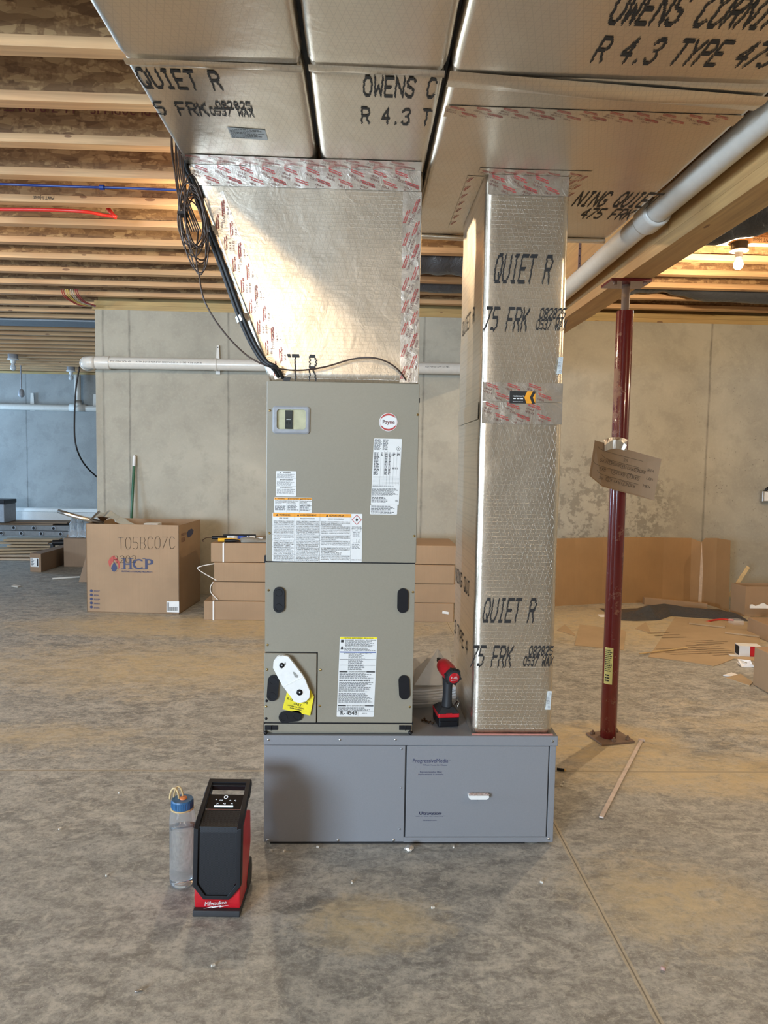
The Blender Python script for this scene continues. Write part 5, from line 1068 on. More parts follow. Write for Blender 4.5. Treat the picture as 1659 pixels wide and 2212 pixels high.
# pex and wires up in the joists
for nm, lab, mt, pp, z in (('blue_water_line', 'blue plastic water line running under the ceiling joists at left', 'pexb', [(-40, 396), (120, 402), (260, 406), (400, 411)], ZB-.012), ('red_water_line', 'red plastic water line with a capped end below the ceiling joists', 'pexr', [(-40, 452), (90, 453), (180, 457), (225, 465), (247, 468)], ZB-.012)):
    o = MB(); pts = [at(*p, Z=z) for p in pp]; o.tube(smoothpath(pts), .0105 if nm[0] == 'r' else .0065, 10)
    if nm[0] == 'r': o.tube([pts[-1]+Vector((-.04, 0, .05)), pts[-1], pts[-1]+Vector((.012, 0, -.004))], .013, 10)
    else: p = pts[2]; o.lathe([(.014, -.012), (.014, .012)], p+Vector((-.1, 0, 0)), 10, ax=(1, 0, 0))
    tag(o.build(nm, mt, smooth='auto'), lab, 'pipe')
for k, (c_, nm) in enumerate(((flat('red_wire', (.40, .07, .05), .5), 'red'), (flat('yellow_wire', (.62, .46, .12), .5), 'yellow'), (flat('white_wire', (.5, .45, .36), .5), 'white'), (flat('maroon_wire', (.30, .05, .06), .5), 'maroon'))):
    o = MB()
    for j in range(2):
        x0 = 142+k*10+j*4; o.tube(smoothpath([at(x0-10, 625, Y=6.65), at(x0-4, 640, Y=6.7), at(x0+10, 650+k, Y=6.8), at(x0+30, 659+j, Y=6.9), at(204, 660+j+k*.5, Y=6.98)]), .005, 6)
    tag(o.build('electrical_cable', c_, smooth='auto'), '%s cable drooping between joists at the top left wall corner' % nm, 'cable', 'cables drooping by the wall corner')
# black flexible ducts between joists
def flex(name, lab, pts, rad):
    o = MB(); P = smoothpath(pts, 14); o.tube(P, [rad*(1+.05*math.sin(i*1.1)+.04*math.sin(i*.37)) for i in range(len(P))], 24); return tag(o.build(name, 'tarp', smooth=True), lab, 'duct')
fl1 = flex('flexible_duct', 'black flexible duct slung over the light bulb at upper right', [(1.46, 3.84, 2.64), (1.75, 3.86, 2.64), (2.2, 3.84, 2.73), (2.7, 3.80, 2.72), (3.2, 3.78, 2.72), (4, 3.76, 2.71)], .122)
flex('flexible_duct', 'black flexible duct in the joist bay just above the red post', [(-.4, 6.29, ZB+.11), (.8, 6.29, ZB+.10), (1.9, 6.28, ZB+.07), (2.55, 6.28, ZB+.15), (3.3, 6.28, ZB+.08), (5.9, 6.29, ZB+.10)], .128)
flex('flexible_duct', 'black flexible duct glimpsed between plenum and return duct', [(-.3, 5.50, ZB+.10), (.2, 5.50, ZB+.07), (.5, 5.51, ZB+.055), (.95, 5.52, ZB+.06)], .128)
o = MB(); o.text('Flex Vent KP', .075, (2.50, 3.715, 2.665), (-1, 0, .0), (0, -.45, -.9), 0, shear=.3); q_ = o.build('duct_print', flat('grey_print', (.16, .16, .15), .6), fl1, recalc=False)
# ------------------------------------------------------------------ bulbs
def lamp(x, y, z, lab, lit, s=1):
    r = thing('bulb_fixture', lab, 'light', (x, y, z), 0)
    o = MB(); o.lathe([(.0001, 0), (.052*s, 0), (.052*s, -.045*s), (.050*s, -.05*s)], (x, y, z), 28); o.build('junction_box', 'rubber' if lit else 'gborder', r, smooth='auto')
    o = MB(); o.lathe([(.050*s, -.048*s), (.060*s, -.052*s), (.058*s, -.060*s), (.03*s, -.066*s), (.024*s, -.078*s), (.024*s, -.098*s), (.0001, -.098*s)], (x, y, z), 28); o.build('lamp_holder', 'white', r, smooth='auto')
    o = MB(); o.lathe([(.014*s, -.095*s), (.016*s, -.11*s), (.028*s, -.13*s), (.031*s, -.148*s), (.026*s, -.166*s), (.014*s, -.176*s), (.0001, -.179*s)], (x, y, z), 28)
    g = o.build('globe', 'glow' if lit else flat('opal', (.62, .66, .68), .25), r, smooth='auto'); return r
q = at(1595, 572, Y=4.80); lamp(q.x, q.y, q.z+.148*.98+.002, 'lit round bulb in a black ceiling box at upper right', True)
for lo_ in [o for o in C.objects if o.name.startswith('lamp') and o.type == 'LIGHT']:
    if lo_.location.y > 4.5 and lo_.location.x > 2: lo_.location = (q.x-.0, q.y-.0, q.z-.05)
q = at(28, 768, Y=10.9); lamp(q.x, q.y, ZB, 'unlit bulb in a pale holder on the far dim ceiling, left of two', False, 1.35)
q = at(153, 797, Y=12.3); lamp(q.x, q.y, ZB, 'unlit bulb in a pale holder on the far dim ceiling, right of two', False, 1.25)
# the room's other lamps, out of the frame; right one added as fill
for x_, y_, lb in ((-3.9, 4.3, 'lit bulb on the ceiling outside the left of the frame'), (-.68, 4.25, 'lit bulb on the joists hidden behind the supply plenum'), (4.9, 3.4, 'added fill bulb on the ceiling outside the right of the frame'), (2.9, .4, 'lit bulb on the ceiling above and right of the camera'), (-.94, -1.3, 'lit bulb on the ceiling behind the camera at left')): lamp(x_, y_, ZB-.001, lb, True)
wl = lamp(-.14, -3.4, 1.97+.198, 'lit work lamp hanging on a cord behind the camera', True); MB().cyl((-.14, -3.4, 2.17), (-.14, -3.4, ZB+.3), .006, n=8).build('cord', 'black', wl)
# ------------------------------------------------------------------ far left room
fy = 12.95; r = thing('far_drain_pipe', 'pale drain pipe with tee running along the far blue-lit wall', 'pipe', (-6, fy, 2.1))
zp = at(60, 879, Y=fy).z; x0_, x1_ = at(-60, 878, Y=fy).x, at(205, 881, Y=fy).x
MB().cyl((x0_, fy, zp), (x1_+.6, fy, zp-.01), .055, n=24).build('pipe_run', 'pvc', r, smooth='auto')
xt = at(168, 850, Y=fy).x; MB().cyl((xt, fy, zp), (xt, fy, 2.78), .055, n=24).build('riser', 'pvc', r, smooth='auto')
o = MB(); o.cyl((xt-.14, fy, zp), (xt+.14, fy, zp), .064, n=24); o.cyl((xt, fy, zp), (xt, fy, zp+.13), .064, n=24); o.build('tee', 'pvc', r, smooth='auto')
for px_ in (66, 202):
    xh = at(px_, 860, Y=fy).x; o = MB(); o.prism([(-.04, -.06), (.04, -.06), (.025, .25), (-.025, .25)], (xh, fy+.07, zp), (1, 0, 0), (0, 0, 1), (0, -.01, 0)); o.build('hanger_arm', 'pvc', r)
r = thing('pendant_lamp', 'unlit bulb hanging on a cord before the far blue-lit wall', 'light', (at(46, 850, Y=12.2).x, 12.2, 2.84))
q = at(46, 850, Y=12.2); o = MB(); o.cyl((q.x, 12.2, q.z+.06), (q.x, 12.2, 2.84), .012, n=8); o.build('cord', 'gborder', r); o = MB(); o.lathe([(.02, .07), (.045, .05), (.05, -.03), (.03, -.06), (.0001, -.07)], q, 20); o.build('bulb', 'gborder', r, smooth='auto')
# foam board strip, aluminium forms, black crate
r = thing('foam_strip', 'white foam strip stacked along the foot of the far wall', 'foam strip', (-5, 12.9, .27))
o = MB(); a = at(8, 1112, Y=12.7); c = at(208, 1100, Y=12.7); o.box(a.x, c.x+.6, 12.66, 12.98, 0, (a.z+c.z)/2); o.box(a.x, c.x+.6, 12.72, 13.0, (a.z+c.z)/2+.002, c.z); o.build('foam_boards', 'foam', r, bevel=.004)
for k, (yt, yb, yy, lb) in enumerate(((1130, 1140.5, 12.05, 'lower grey metal wall form on the far floor, with round holes'), (1119, 1130, 12.25, 'grey metal wall form resting on the lower one by the far wall'))):
    x0_ = at(-70, 1130, Y=yy).x; x1_ = at(157, 1130, Y=yy).x; z0_ = 0.0 if k == 0 else .087; z1_ = .085 if k == 0 else .175
    r = thing('wall_form', lb, 'form panel', ((x0_+x1_)/2, yy, z0_), 0, 'metal forms on the far floor')
    o = MB(); o.box(x0_, x1_, 12.05 if k == 0 else 12.10, 12.60, z0_, z1_); fo_ = o.build('form_panel', 'alu', r, bevel=.004)
    for px_ in ((3, 46, 89, 131) if k == 0 else (30, 73, 116)):
        o = MB(); q = at(px_, 1136, Y=12.05 if k == 0 else 12.10); o.lathe([(.036, .0), (.036, -.01), (.024, -.012), (.024, -.004)], (q.x, 12.05 if k == 0 else 12.10, (z0_+z1_)/2), 16, 0, (0, 1, 0)); o.lathe([(.0001, -.003), (.024, -.004)], (q.x, 12.05 if k == 0 else 12.10, (z0_+z1_)/2), 16, 1, (0, 1, 0)); o.build('form_hole', ['gborder', 'dark'], fo_)
o = MB(); x0_ = at(-40, 1130, Y=12.2).x; x1_ = at(157, 1130, Y=12.2).x; o.box(x0_, x1_-.3, 12.12, 12.55, .177, .20); o.box(x0_+.2, x1_-.1, 12.2, 12.62, .202, .222); tag(o.build('form_boards', 'card3'), 'brown boards lying on the grey metal wall forms', 'boards')
o = MB(); a = at(-30, 1118, Y=12.0); c = at(9, 1080, Y=12.0); o.box(a.x, c.x, 11.99, 12.4, .223, c.z-.07); o.box(a.x, c.x+.01, 11.98, 12.41, c.z-.07, c.z, 1); tag(o.build('dark_crate', ['gborder', 'black'], bevel=.01), 'dark capped container at the left edge on the boards', 'container')
# long carton and things on it
A_ = at(65, 1235, Z=0); A2 = at(89, 1236, Z=0); ang = math.atan2(1.15, .17)
r = thing('long_carton', 'long narrow cardboard carton lying on the floor behind the big box', 'box', A_)
dirv = (at(186, 1204, Z=0)-A2).normalized(); wv = (A2-A_); hv = Vector((0, 0, .215)); Ln = dirv*2.3
o = MB(); vs = [A_, A2, A2+Ln, A_+Ln]; o.add(vs+[v+hv for v in vs], [(0, 3, 2, 1), (4, 5, 6, 7), (0, 1, 5, 4), (1, 2, 6, 5), (2, 3, 7, 6), (3, 0, 4, 7)]); ct = o.build('carton', 'card3', r, bevel=.004)
o = MB(); u_ = wv.normalized(); nn = Vector((u_.y, -u_.x, 0))*.001; P_ = lambda a_, b_, d=1: A_+wv*a_+hv*b_+nn*d*(1)
o.quad(P_(.06, .28), P_(.80, .28), P_(.80, .76), P_(.06, .76), 0)
for i in range(7): o.quad(P_(.12, .32+.06*i, 2), P_(.3+.05*(i % 3), .32+.06*i, 2), P_(.3+.05*(i % 3), .35+.06*i, 2), P_(.12, .35+.06*i, 2), 1)
o.quad(P_(.62, .31, 2), P_(.76, .31, 2), P_(.76, .72, 2), P_(.62, .72, 2), 1); o.build('shipping_label', ['white', 'ink'], ct, recalc=False)
q = at(118, 1183, Z=0); q = A2+dirv*1.2; 
o = MB(); p0 = at(113, 1172, Y=9.3); o.tube([p0, p0+Vector((.35, .1, .0))], .035, 14); o.box(p0.x+.08, p0.x+.5, 9.32, 9.42, p0.z-.05, p0.z+.035); o.box(p0.x-.02, p0.x+.02, 9.28, 9.34, p0.z-.09, p0.z-.02, 0)
p0b = p0; tag(o.build('black_tool', 'black', bevel=.004), 'black power tool lying against the long carton', 'tool')
o = MB(); o.box(p0.x-.1, p0.x+.50, 10.0, 10.22, .0, .255); tag(o.build('small_carton', 'card3', bevel=.004), 'small brown carton just behind the black tool', 'box')
# pack of water bottles
r = thing('bottle_pack', 'shrink-wrapped pack of clear bottles beside the big cardboard box', 'bottles', at(170, 1161, Y=8.8)); p0 = at(170, 1161, Y=8.8)
PK = None
for i in range(3):
    for j in range(2):
        c_ = Vector((p0.x-.07+.085*i, 8.8+.085*j, p0.z)); o = MB(); o.lathe([(.0001, 0), (.038, .003), (.040, .02), (.040, .07), (.036, .085), (.040, .10), (.038, .17), (.018, .215), (.014, .24), (.0001, .24)], c_, 14)
        o.build('pet_bottle', 'bottle', r, smooth='auto')
o = MB(); o.box(p0.x-.115, p0.x+.145, 8.757, 8.93, p0.z-.001, p0.z+.10); o.build('shrink_wrap', 'bag', r, bevel=.01)
o = MB(); o.box(p0.x-.16, p0.x+.5, 8.74, 9.0, 0, p0.z-.003); tag(o.build('carton', 'card3', bevel=.004), 'brown carton under the pack of bottles, mostly hidden by the big box', 'box')
# scrap boards heap
rnd = random.Random(3)
for k in range(7):
    q = at(22+rnd.uniform(-30, 22), 1214-k*1.2, Z=0); o = MB(); T = Matrix.Translation((q.x, q.y+.25+.05*k, .012+.030*k)) @ Matrix.Rotation(rnd.uniform(-.3, .3), 4, 'Z'); o.box(-.42+rnd.uniform(0, .2), .42, -.10, .10, -.011, .011, T=T)
    tag(o.build('scrap_board', lumber('scrap_pine%d' % k, 0, (.50, .39, .27)) if k < 2 else 'cardflat', bevel=.002), 'pale flat scrap board in the heap at left edge, %s from the bottom' % ordn(k), 'board', 'heap of scrap boards')
def stick(name, lab, a_, b_, r_, mt, cat='stick', z=None):
    o = MB(); p, q = at(*a_, Z=z or r_), at(*b_, Z=z or r_); o.tube([p, q], r_, 8); return tag(o.build(name, mt, smooth='auto'), lab, cat)
stick('white_rod', 'short white rod on the floor left of the big cardboard box', (113, 1250), (172, 1246), .010, 'pvc', 'rod')
o = MB(); p = at(160, 1223, Z=.0); o.lathe([(.0001, .0), (.045, .004), (.05, .03), (.045, .075), (.0001, .08)], p, 18); tag(o.build('tape_roll', 'black', smooth='auto'), 'black round roll on the floor behind the big box', 'roll')
# ------------------------------------------------------------------ big HCP carton
f0, f1 = at(188, 1322, Z=0), at(387, 1327, Z=0); bk = at(426, 1296, Z=0); HB = at(188, 1131, Y=f0.y).z
u_ = (f1-f0); W_ = u_.length; u_.normalize(); dv = Vector((-u_.y, u_.x, 0)); DP = .62
r = thing('open_carton', 'large open cardboard carton with red flame and HCP logo', 'box', f0)
th = .006; o = MB()
def wallb(a_, b_, h0=0, h1=HB, t=None):
    n_ = Vector((-(b_-a_).y, (b_-a_).x, 0)).normalized()*th; vs = [a_, b_, b_+n_, a_+n_]; o.add([v+Vector((0, 0, h0)) for v in vs]+[v+Vector((0, 0, h1)) for v in vs], [(0, 3, 2, 1), (4, 5, 6, 7), (0, 1, 5, 4), (1, 2, 6, 5), (2, 3, 7, 6), (3, 0, 4, 7)])
wallb(f0, f1); wallb(f1, f1+dv*DP); wallb(f1+dv*DP, f0+dv*DP); wallb(f0+dv*DP, f0); vs = [f0, f1, f1+dv*DP, f0+dv*DP]; o.add([v+Vector((0, 0, z)) for z in (.001, .007) for v in vs], [(3, 2, 1, 0), (4, 5, 6, 7), (0, 1, 5, 4), (1, 2, 6, 5), (2, 3, 7, 6), (3, 0, 4, 7)])
cb = o.build('carton_walls', 'card', r)
P_ = lambda px_, py_, d=.0015: (lambda q: q-dv*d)(at(px_, py_, Y=f0.y+(px_-188)/199*(f1.y-f0.y)))
o = MB()
fl = [(236, 1222), (234, 1213), (237, 1206), (242, 1202), (247, 1199), (249, 1204), (254, 1207), (259, 1215), (259, 1225), (254, 1233), (247, 1235), (240, 1232)]
o.add([P_(*p) for p in fl], [tuple(range(len(fl)))], 0)
dr = [(247, 1214), (252, 1221), (254, 1227), (251, 1233), (247, 1235), (243, 1233), (240, 1227), (243, 1221)]
o.add([P_(*p, .003) for p in [(248, 1209), (256, 1221), (256, 1230), (250, 1236), (244, 1236), (238, 1229), (240, 1220)]], [tuple(range(7))], 2); o.add([P_(*p, .0042) for p in dr], [tuple(range(len(dr)))], 1)
CM = [flat('flame_red', (.42, .06, .04), .6), 'navy', 'card', 'white', 'ink']; o.build('flame_logo', CM, cb, recalc=False); o = MB()
a = P_(262, 1229, .003); c = P_(331, 1229, .003)
for ch, xa, xb in (('H', 265, 283), ('C', 285, 307), ('P', 311, 330)):
    for e in (0, .003, .006): o.fit(ch, (xb-xa)/1540*f0.y, .128, P_(xa, 1229, .003)+Vector((e, 0, 0)), u_, (0, 0, 1), 1)
for x0p, x1p, yp in ((262, 272, 1206.5), (262, 272, 1229), (277, 288, 1206.5), (277, 288, 1229), (308, 318, 1229), (308, 314, 1206.5)): o.add([P_(x0p, yp+.5, .0032), P_(x1p, yp+.5, .0032), P_(x1p, yp-1, .0032), P_(x0p, yp-1, .0032)], [(0, 1, 2, 3)], 1)
a = P_(262, 1235.5, .003); c = P_(329, 1236, .003); o.fit('HEATING & COOLING PRODUCTS', (c-a).length, .020, a, u_, (0, 0, 1), 1); o.fit('HEATING & COOLING PRODUCTS', (c-a).length, .020, a+Vector((.001, 0, 0)), u_, (0, 0, 1), 1)
o.build('maker_print', CM, cb, recalc=False); o = MB()
for i in range(5):
    q = P_(197.5, 1276+8.8*i, .002); o.lathe([(.0001, 0), (.0125, 0)], q, 20, 1, tuple(-dv)); greek(o, 0, .055+.01*(i == 3), .004, -.012, 2, lambda x, z: q+u_*(.022+x)+Vector((0, 0, z))-dv*.0005, 1, .55, seed=i)
o.build('contact_print', CM, cb, recalc=False); o = MB()
a = P_(360, 1322, .002); c = P_(387, 1299, .002); o.quad(a, P_(387, 1323, .002), c, P_(360, 1299, .002), 2 if 0 else 3); [o.quad(P_(362+2*i, 1319-0, .003), P_(363+2*i, 1319, .003), P_(363+2*i, 1301 if i < 2 else 1311, .003), P_(362+2*i, 1301 if i < 2 else 1311, .003), 4) for i in range(11)]
o.build('shipping_label', CM, cb, recalc=False); o = MB()
# hand lettering
def hand(o, s_, x0p, yb, h, cwp, m=4):
    k = 1540/f0.y
    for i, ch in enumerate(s_):
        for st in G.get(ch, []):
            pts = [P_(x0p+i*cwp+p[0]*cwp*.17+random.uniform(-.4, .4), yb-p[1]*h/6+random.uniform(-.5, .5)-i*.2, .003) for p in st]; o.tube(pts, .0016, 4, m)
random.seed(2); hand(o, 'T05BC07C', 256, 1186, 25, 15.8); hand(o, 'B2026', 246, 1216, 15, 13)
o.build('handwriting', CM, cb, recalc=False)
o = MB(); s0 = f1+dv*.06+u_*.0015
o.text('MADE IN', .035, s0+Vector((0, 0, HB-.10)), dv, (0, 0, 1), 0, wx=.9); o.text('USA', .06, s0+Vector((0, 0, HB-.155)), dv, (0, 0, 1), 0); st_ = [(.13, 0), (.2, .0), (.28, .02), (.3, .05), (.24, .07), (.15, .065), (.1, .04)]
o.add([s0+dv*(x+.05)+Vector((0, 0, HB-.13+y)) for x, y in st_], [tuple(range(7))], 1); o.build('side_print', ['brown_ink', 'navy'], cb, recalc=False)
o = MB(); rg = []; rnd = random.Random(8)
for i in range(12):
    t = i/11; z = HB+.02+.05*math.sin(t*4); p = f0.lerp(f1, .0+.42*t)+dv*(.05+.03*math.sin(i*2.1)); rg.append([p+Vector((0, 0, z-.02*t)), p+dv*.12+Vector((0, 0, z+.05-.06*t+.02*math.sin(i*1.7))), p+dv*.26+Vector((0, 0, z-.03))])
o.loft(rg, 0, False, False); m_ = o.build('crumpled_foil', 'tape', smooth=False); s_ = m_.modifiers.new('s', 'SOLIDIFY'); s_.thickness = .003; tag(m_, 'crumpled foil facing sticking out of the open carton', 'foil')
o = MB(); a = at(126, 1104, Y=f0.y+.15); c = at(182, 1124, Y=f0.y+.1); o.tube([a, a.lerp(c, .5)+Vector((0, 0, .005)), c+Vector((.15, .05, -.03))], [.018, .02, .022], 8); tag(o.build('bent_duct_strip', 'tape', smooth=True), 'bent metal strip jutting left from the open carton', 'metal strip')
o = MB(); p = f1-u_*.42+dv*.3; o.add([p+u_*x+dv*y+Vector((0, 0, HB-.10+z)) for z in (0, .085) for x, y in ((0, 0), (.13, 0), (.13, .1), (0, .1))], [(3, 2, 1, 0), (4, 5, 6, 7), (0, 1, 5, 4), (1, 2, 6, 5), (2, 3, 7, 6), (3, 0, 4, 7)]); tag(o.build('small_white_box', 'white', bevel=.003), 'small pale carton poking up inside the open carton', 'box')
o = MB(); q0 = at(170, 1257, Z=0); o.add([q0, q0+Vector((.16, .0, 0)), q0+Vector((.21, .12, .55)), q0+Vector((.12, .12, .55)), q0+Vector((0, .01, 0)), q0+Vector((.16, .01, 0)), q0+Vector((.21, .13, .55)), q0+Vector((.12, .13, .55))], [(0, 1, 2, 3), (7, 6, 5, 4), (0, 4, 5, 1), (1, 5, 6, 2), (2, 6, 7, 3), (3, 7, 4, 0)]); tag(o.build('cardboard_flap', 'card3'), 'narrow cardboard piece leaning behind the left side of the open carton', 'cardboard')
o = MB(); a = at(276, 1118, Y=6.85); c = at(290, 983, Y=7.02); a2 = c+(a-c)*2.0; cz = Vector((c.x, 7.03, c.z)); ab = Vector((a2.x, 6.86, .02)); o.tube([ab, ab.lerp(cz, .93)], .013, 12)
r = thing('broom_handle', 'green pole with white tip leaning on the concrete wall behind the big carton', 'pole', (a2.x, 6.72, 0)); o.build('pole', 'grn', r, smooth='auto')
o = MB(); o.tube([ab.lerp(cz, .92), ab.lerp(cz, .99), cz], [.0155, .0155, .006], 12); o.build('tip', 'white', r, smooth='auto')
# ------------------------------------------------------------------ stacked long cartons
z = 0; names_ = ('bottom', 'second from bottom', 'second from top', 'top')
for k, (x0p, yp) in enumerate(((440, 1340), (458, 1297), (462, 1258), (455, 1215))):
    x0_ = at(x0p, yp, Y=5.92).x; x1_ = .80+.02*(k % 2); h = .163
    r = thing('flat_carton', 'long flat brown carton behind the air handler, %s of four' % names_[k], 'box', ((x0_+x1_)/2, 6.2, z), 0, 'stack of four long cartons')
    yo = .006*(k % 2); cbx = MB().box(x0_, x1_, 5.92+yo, 6.50+yo, z, z+h-.003).build('carton', 'card', r, bevel=.006)
    o = MB()
    if k in (0, 3):
        xs = x0_+(.098 if k == 3 else .075); o.box(xs, xs+.013, 5.914+yo, 5.919+yo, z, z+h); o.box(xs, xs+.013, 5.914+yo, 6.5, z+h-.0025, z+h-.001)
    elif k == 2:
        o.tube(smoothpath([(x0_+.02, 5.92, z+.01), (x0_-.12, 5.9, z+.10), (x0_-.10, 5.9, z+.13), (x0_+.03, 5.93, z+h-.01)]), .004, 6)
    else: o.tube(smoothpath([(x0_+.05, 5.915, z+.01), (x0_-.005, 5.91, z+.07), (x0_-.01, 5.91, z+.12), (x0_+.01, 5.92, z+h-.005)]), .004, 6)
    o.build('white_strap', 'white', cbx)
    if k == 0: o = MB(); o.add([at(*p, Y=5.9185) for p in ((955, 1325), (969, 1327), (969, 1322), (956, 1319))], [(0, 1, 2, 3)]); o.build('price_sticker', 'white', cbx, recalc=False)
    z += h
ZT = z
# tools on the stack
p = at(500, 1160, Y=6.05); zz = ZT+.028
r = thing('caulk_gun', 'dark caulking gun holding a blue-labelled tube on the carton stack', 'caulk gun', (p.x, 6.05, ZT))
xa = at(463, 1165, Y=6.05).x; xb = at(552, 1165, Y=6.05).x
o = MB(); o.cyl((xa+.11, 6.05, zz), (xb, 6.05, zz), .026, n=20); o.cyl((xb, 6.05, zz), (xb+.06, 6.05, zz-.0), .009, .004, 12, 1)
for i in range(2): o.cyl((xa+.13+.17*i, 6.05, zz), (xa+.20+.09*i, 6.05, zz), .0265, n=20, m=2 if i else 1)
o.cyl((xa+.20, 6.05, zz), (xb-.07, 6.05, zz), .0268, n=20, m=2); o.build('caulk_tube', ['white', 'white', 'blue_ink'], r, smooth='auto')
o = MB(); o.tube([(xa+.10, 6.08, zz+.012), (xb, 6.08, zz+.015)], .006, 8); o.tube([(xa+.08, 6.02, zz+.026), (xb+.004, 6.03, zz+.028), (xb+.006, 6.03, zz-.01)], .006, 8); o.tube([(xa-.02, 6.05, zz), (xa+.11, 6.05, zz)], .015, 10); o.build('gun_frame', 'black', r, smooth='auto')
o = MB(); o.tube(smoothpath([(xa-.0, 6.05, zz+.0), (xa-.06, 6.02, zz+.0), (xa-.085, 5.98, zz-.02), (xa-.07, 5.96, zz-.024)]), .004, 6); o.build('rod_hook', 'wire', r, smooth='auto')
o = MB(); q0, q1 = at(471, 1170, Y=5.96), at(523, 1166, Y=5.99); q0.z = q1.z = ZT+.018; o.tube([q0, q0.lerp(q1, .55)], .016, 8); o.tube([q0.lerp(q1, .5), q1], [.017, .005], 8); tag(o.build('yellow_utility_knife', 'yel', smooth=False), 'yellow handled snips lying on top of the carton stack', 'tool')
o = MB(); q0, q1 = at(485, 1175, Y=5.95), at(517, 1173, Y=5.96); q0.z = q1.z = ZT+.014; o.tube([q0, q0.lerp(q1, .6), q1], [.012, .013, .007], 10); tag(o.build('black_screwdriver', 'black', smooth='auto'), 'black handled screwdriver lying on top of the carton stack', 'tool')
o = MB(); q0 = at(516, 1176, Y=5.95); q0.z = ZT; rg = []
for i in range(9):
    t = i/8; rg.append([(q0.x+.02+.33*t, 5.94+.05*t, ZT+.002), (q0.x+.33*t, 6.0+.03*t, ZT+.03+.012*math.sin(i)), (q0.x+.03+.33*t, 6.14, ZT+.032+.01*math.sin(i*1.6)), (q0.x+.03+.33*t, 6.17, ZT+.002)])
o.loft(rg); tag(o.build('grey_cloth', 'glove', smooth=True), 'crumpled grey glove on the carton stack beside the air handler', 'glove')
# ------------------------------------------------------------------ cardboard standing along the right wall
def zg(px_, top, Y_): return at(px_, top, Y=Y_).z
r = thing('cardboard_sheet', 'tall brown cardboard sheet standing along the foot of the concrete wall', 'cardboard', (2.2, 6.8, 0))
cols = [(1180, 1311, 1164), (1240, 1307, 1163), (1300, 1304, 1162), (1370, 1302, 1161), (1430, 1300, 1162), (1490, 1300, 1163), (1512, 1302, 1172), (1520, 1304, 1163), (1545, 1311, 1163), (1574, 1322, 1168)]
o = MB(); bt, tpp = [], []
for a_, b_, c_ in cols:
    p = at(a_, b_, Z=0); bt.append(p); q = at(a_, c_, Y=p.y); tpp.append(Vector((p.x, p.y+.03, q.z)))
rg = [[bt[i], tpp[i], tpp[i]+Vector((0, .006, 0)), bt[i]+Vector((0, .006, 0))] for i in range(len(cols))]
o.loft(rg); cs_ = o.build('sheet', 'card2', r)
o = MB(); i = 6; sft = Vector((0, -.003, 0)); o.quad(bt[i]+sft+Vector((-.02, 0, 0)), bt[i+1]+sft+Vector((.04, .0, 0)), tpp[i+1]+sft+Vector((.02, 0, -.02)), tpp[i]+sft, 0); o.build('clear_tape_strip', flat('clear_tape', (.55, .42, .30), .15), cs_, recalc=False)
# right-hand open carton
r = thing('parts_carton', 'open brown carton of white plastic parts at the right edge', 'box', at(1610, 1330, Z=0))
g = [at(1577, 1322, Z=0), at(1608, 1332, Z=0), at(1720, 1332, Z=0), at(1690, 1318, Z=0)]; hh = at(1608, 1267, Y=g[1].y).z; g[3] = g[2]+(g[0]-g[1]); o = MB()
for i in range(4):
    a_, b_ = g[i], g[(i+1) % 4]; n_ = Vector((-(b_-a_).y, (b_-a_).x, 0)).normalized()*.006; o.add([v+Vector((0, 0, z_)) for z_ in (0, hh) for v in (a_, b_, b_+n_, a_+n_)], [(0, 3, 2, 1), (4, 5, 6, 7), (0, 1, 5, 4), (1, 2, 6, 5), (2, 3, 7, 6), (3, 0, 4, 7)])
o.build('carton_walls', 'card', r)
o = MB(); q0, q1 = at(1592, 1256, Y=g[1].y+.25), at(1614, 1222, Y=g[1].y+.25); o.prism([(0, 0), (.04, -.03), (.04, -.06), (-.0, -.05)], q0, (1, 0, 0), (0, 0, 1), (0, .01, 0)); o = MB(); dd_ = (q1-q0); pp = Vector((dd_.z, 0, -dd_.x)).normalized()*.035; q00 = q0-dd_*.9
o.add([q00, q00+pp, q1+pp, q1, q00+Vector((0, .01, 0)), q00+pp+Vector((0, .01, 0)), q1+pp+Vector((0, .01, 0)), q1+Vector((0, .01, 0))], [(0, 1, 2, 3), (7, 6, 5, 4), (0, 4, 5, 1), (1, 5, 6, 2), (2, 6, 7, 3), (3, 7, 4, 0)]); tag(o.build('plastic_hanger', 'tan', bevel=.002), 'cream plastic pipe hanger sticking out of the parts carton', 'hanger')
for k, (yp, lab) in enumerate(((1313, 'white plastic hanger strip in front of the parts carton, upper'), (1341, 'white plastic hanger strip on the floor before the parts carton, lower'))):
    o = MB(); p = at(1618+10*k, yp, Y=g[1].y-.05); zb_ = p.z if k == 0 else .004; y_ = g[1].y-.06-.12*k
    if k == 1: p = at(1632, 1341, Z=.004); y_ = p.y
    pl = [(0, 0), (.30, 0), (.30, .03), (.24, .03), (.22, .05), (.19, .05), (.16, .025), (.12, .05), (.09, .035), (.05, .02), (.02, .035), (0, .03)]
    if k == 0: o.prism(pl, (p.x, y_, zb_), (1, 0, 0), (0, 0, 1), (0, -.012, 0))
    else: o.prism(pl, (p.x, y_, .004), (1, .0, 0), (.3, 1, 0), (0, 0, .012))
    tag(o.build('hanger_strip', 'foam', bevel=.001), lab, 'hanger')
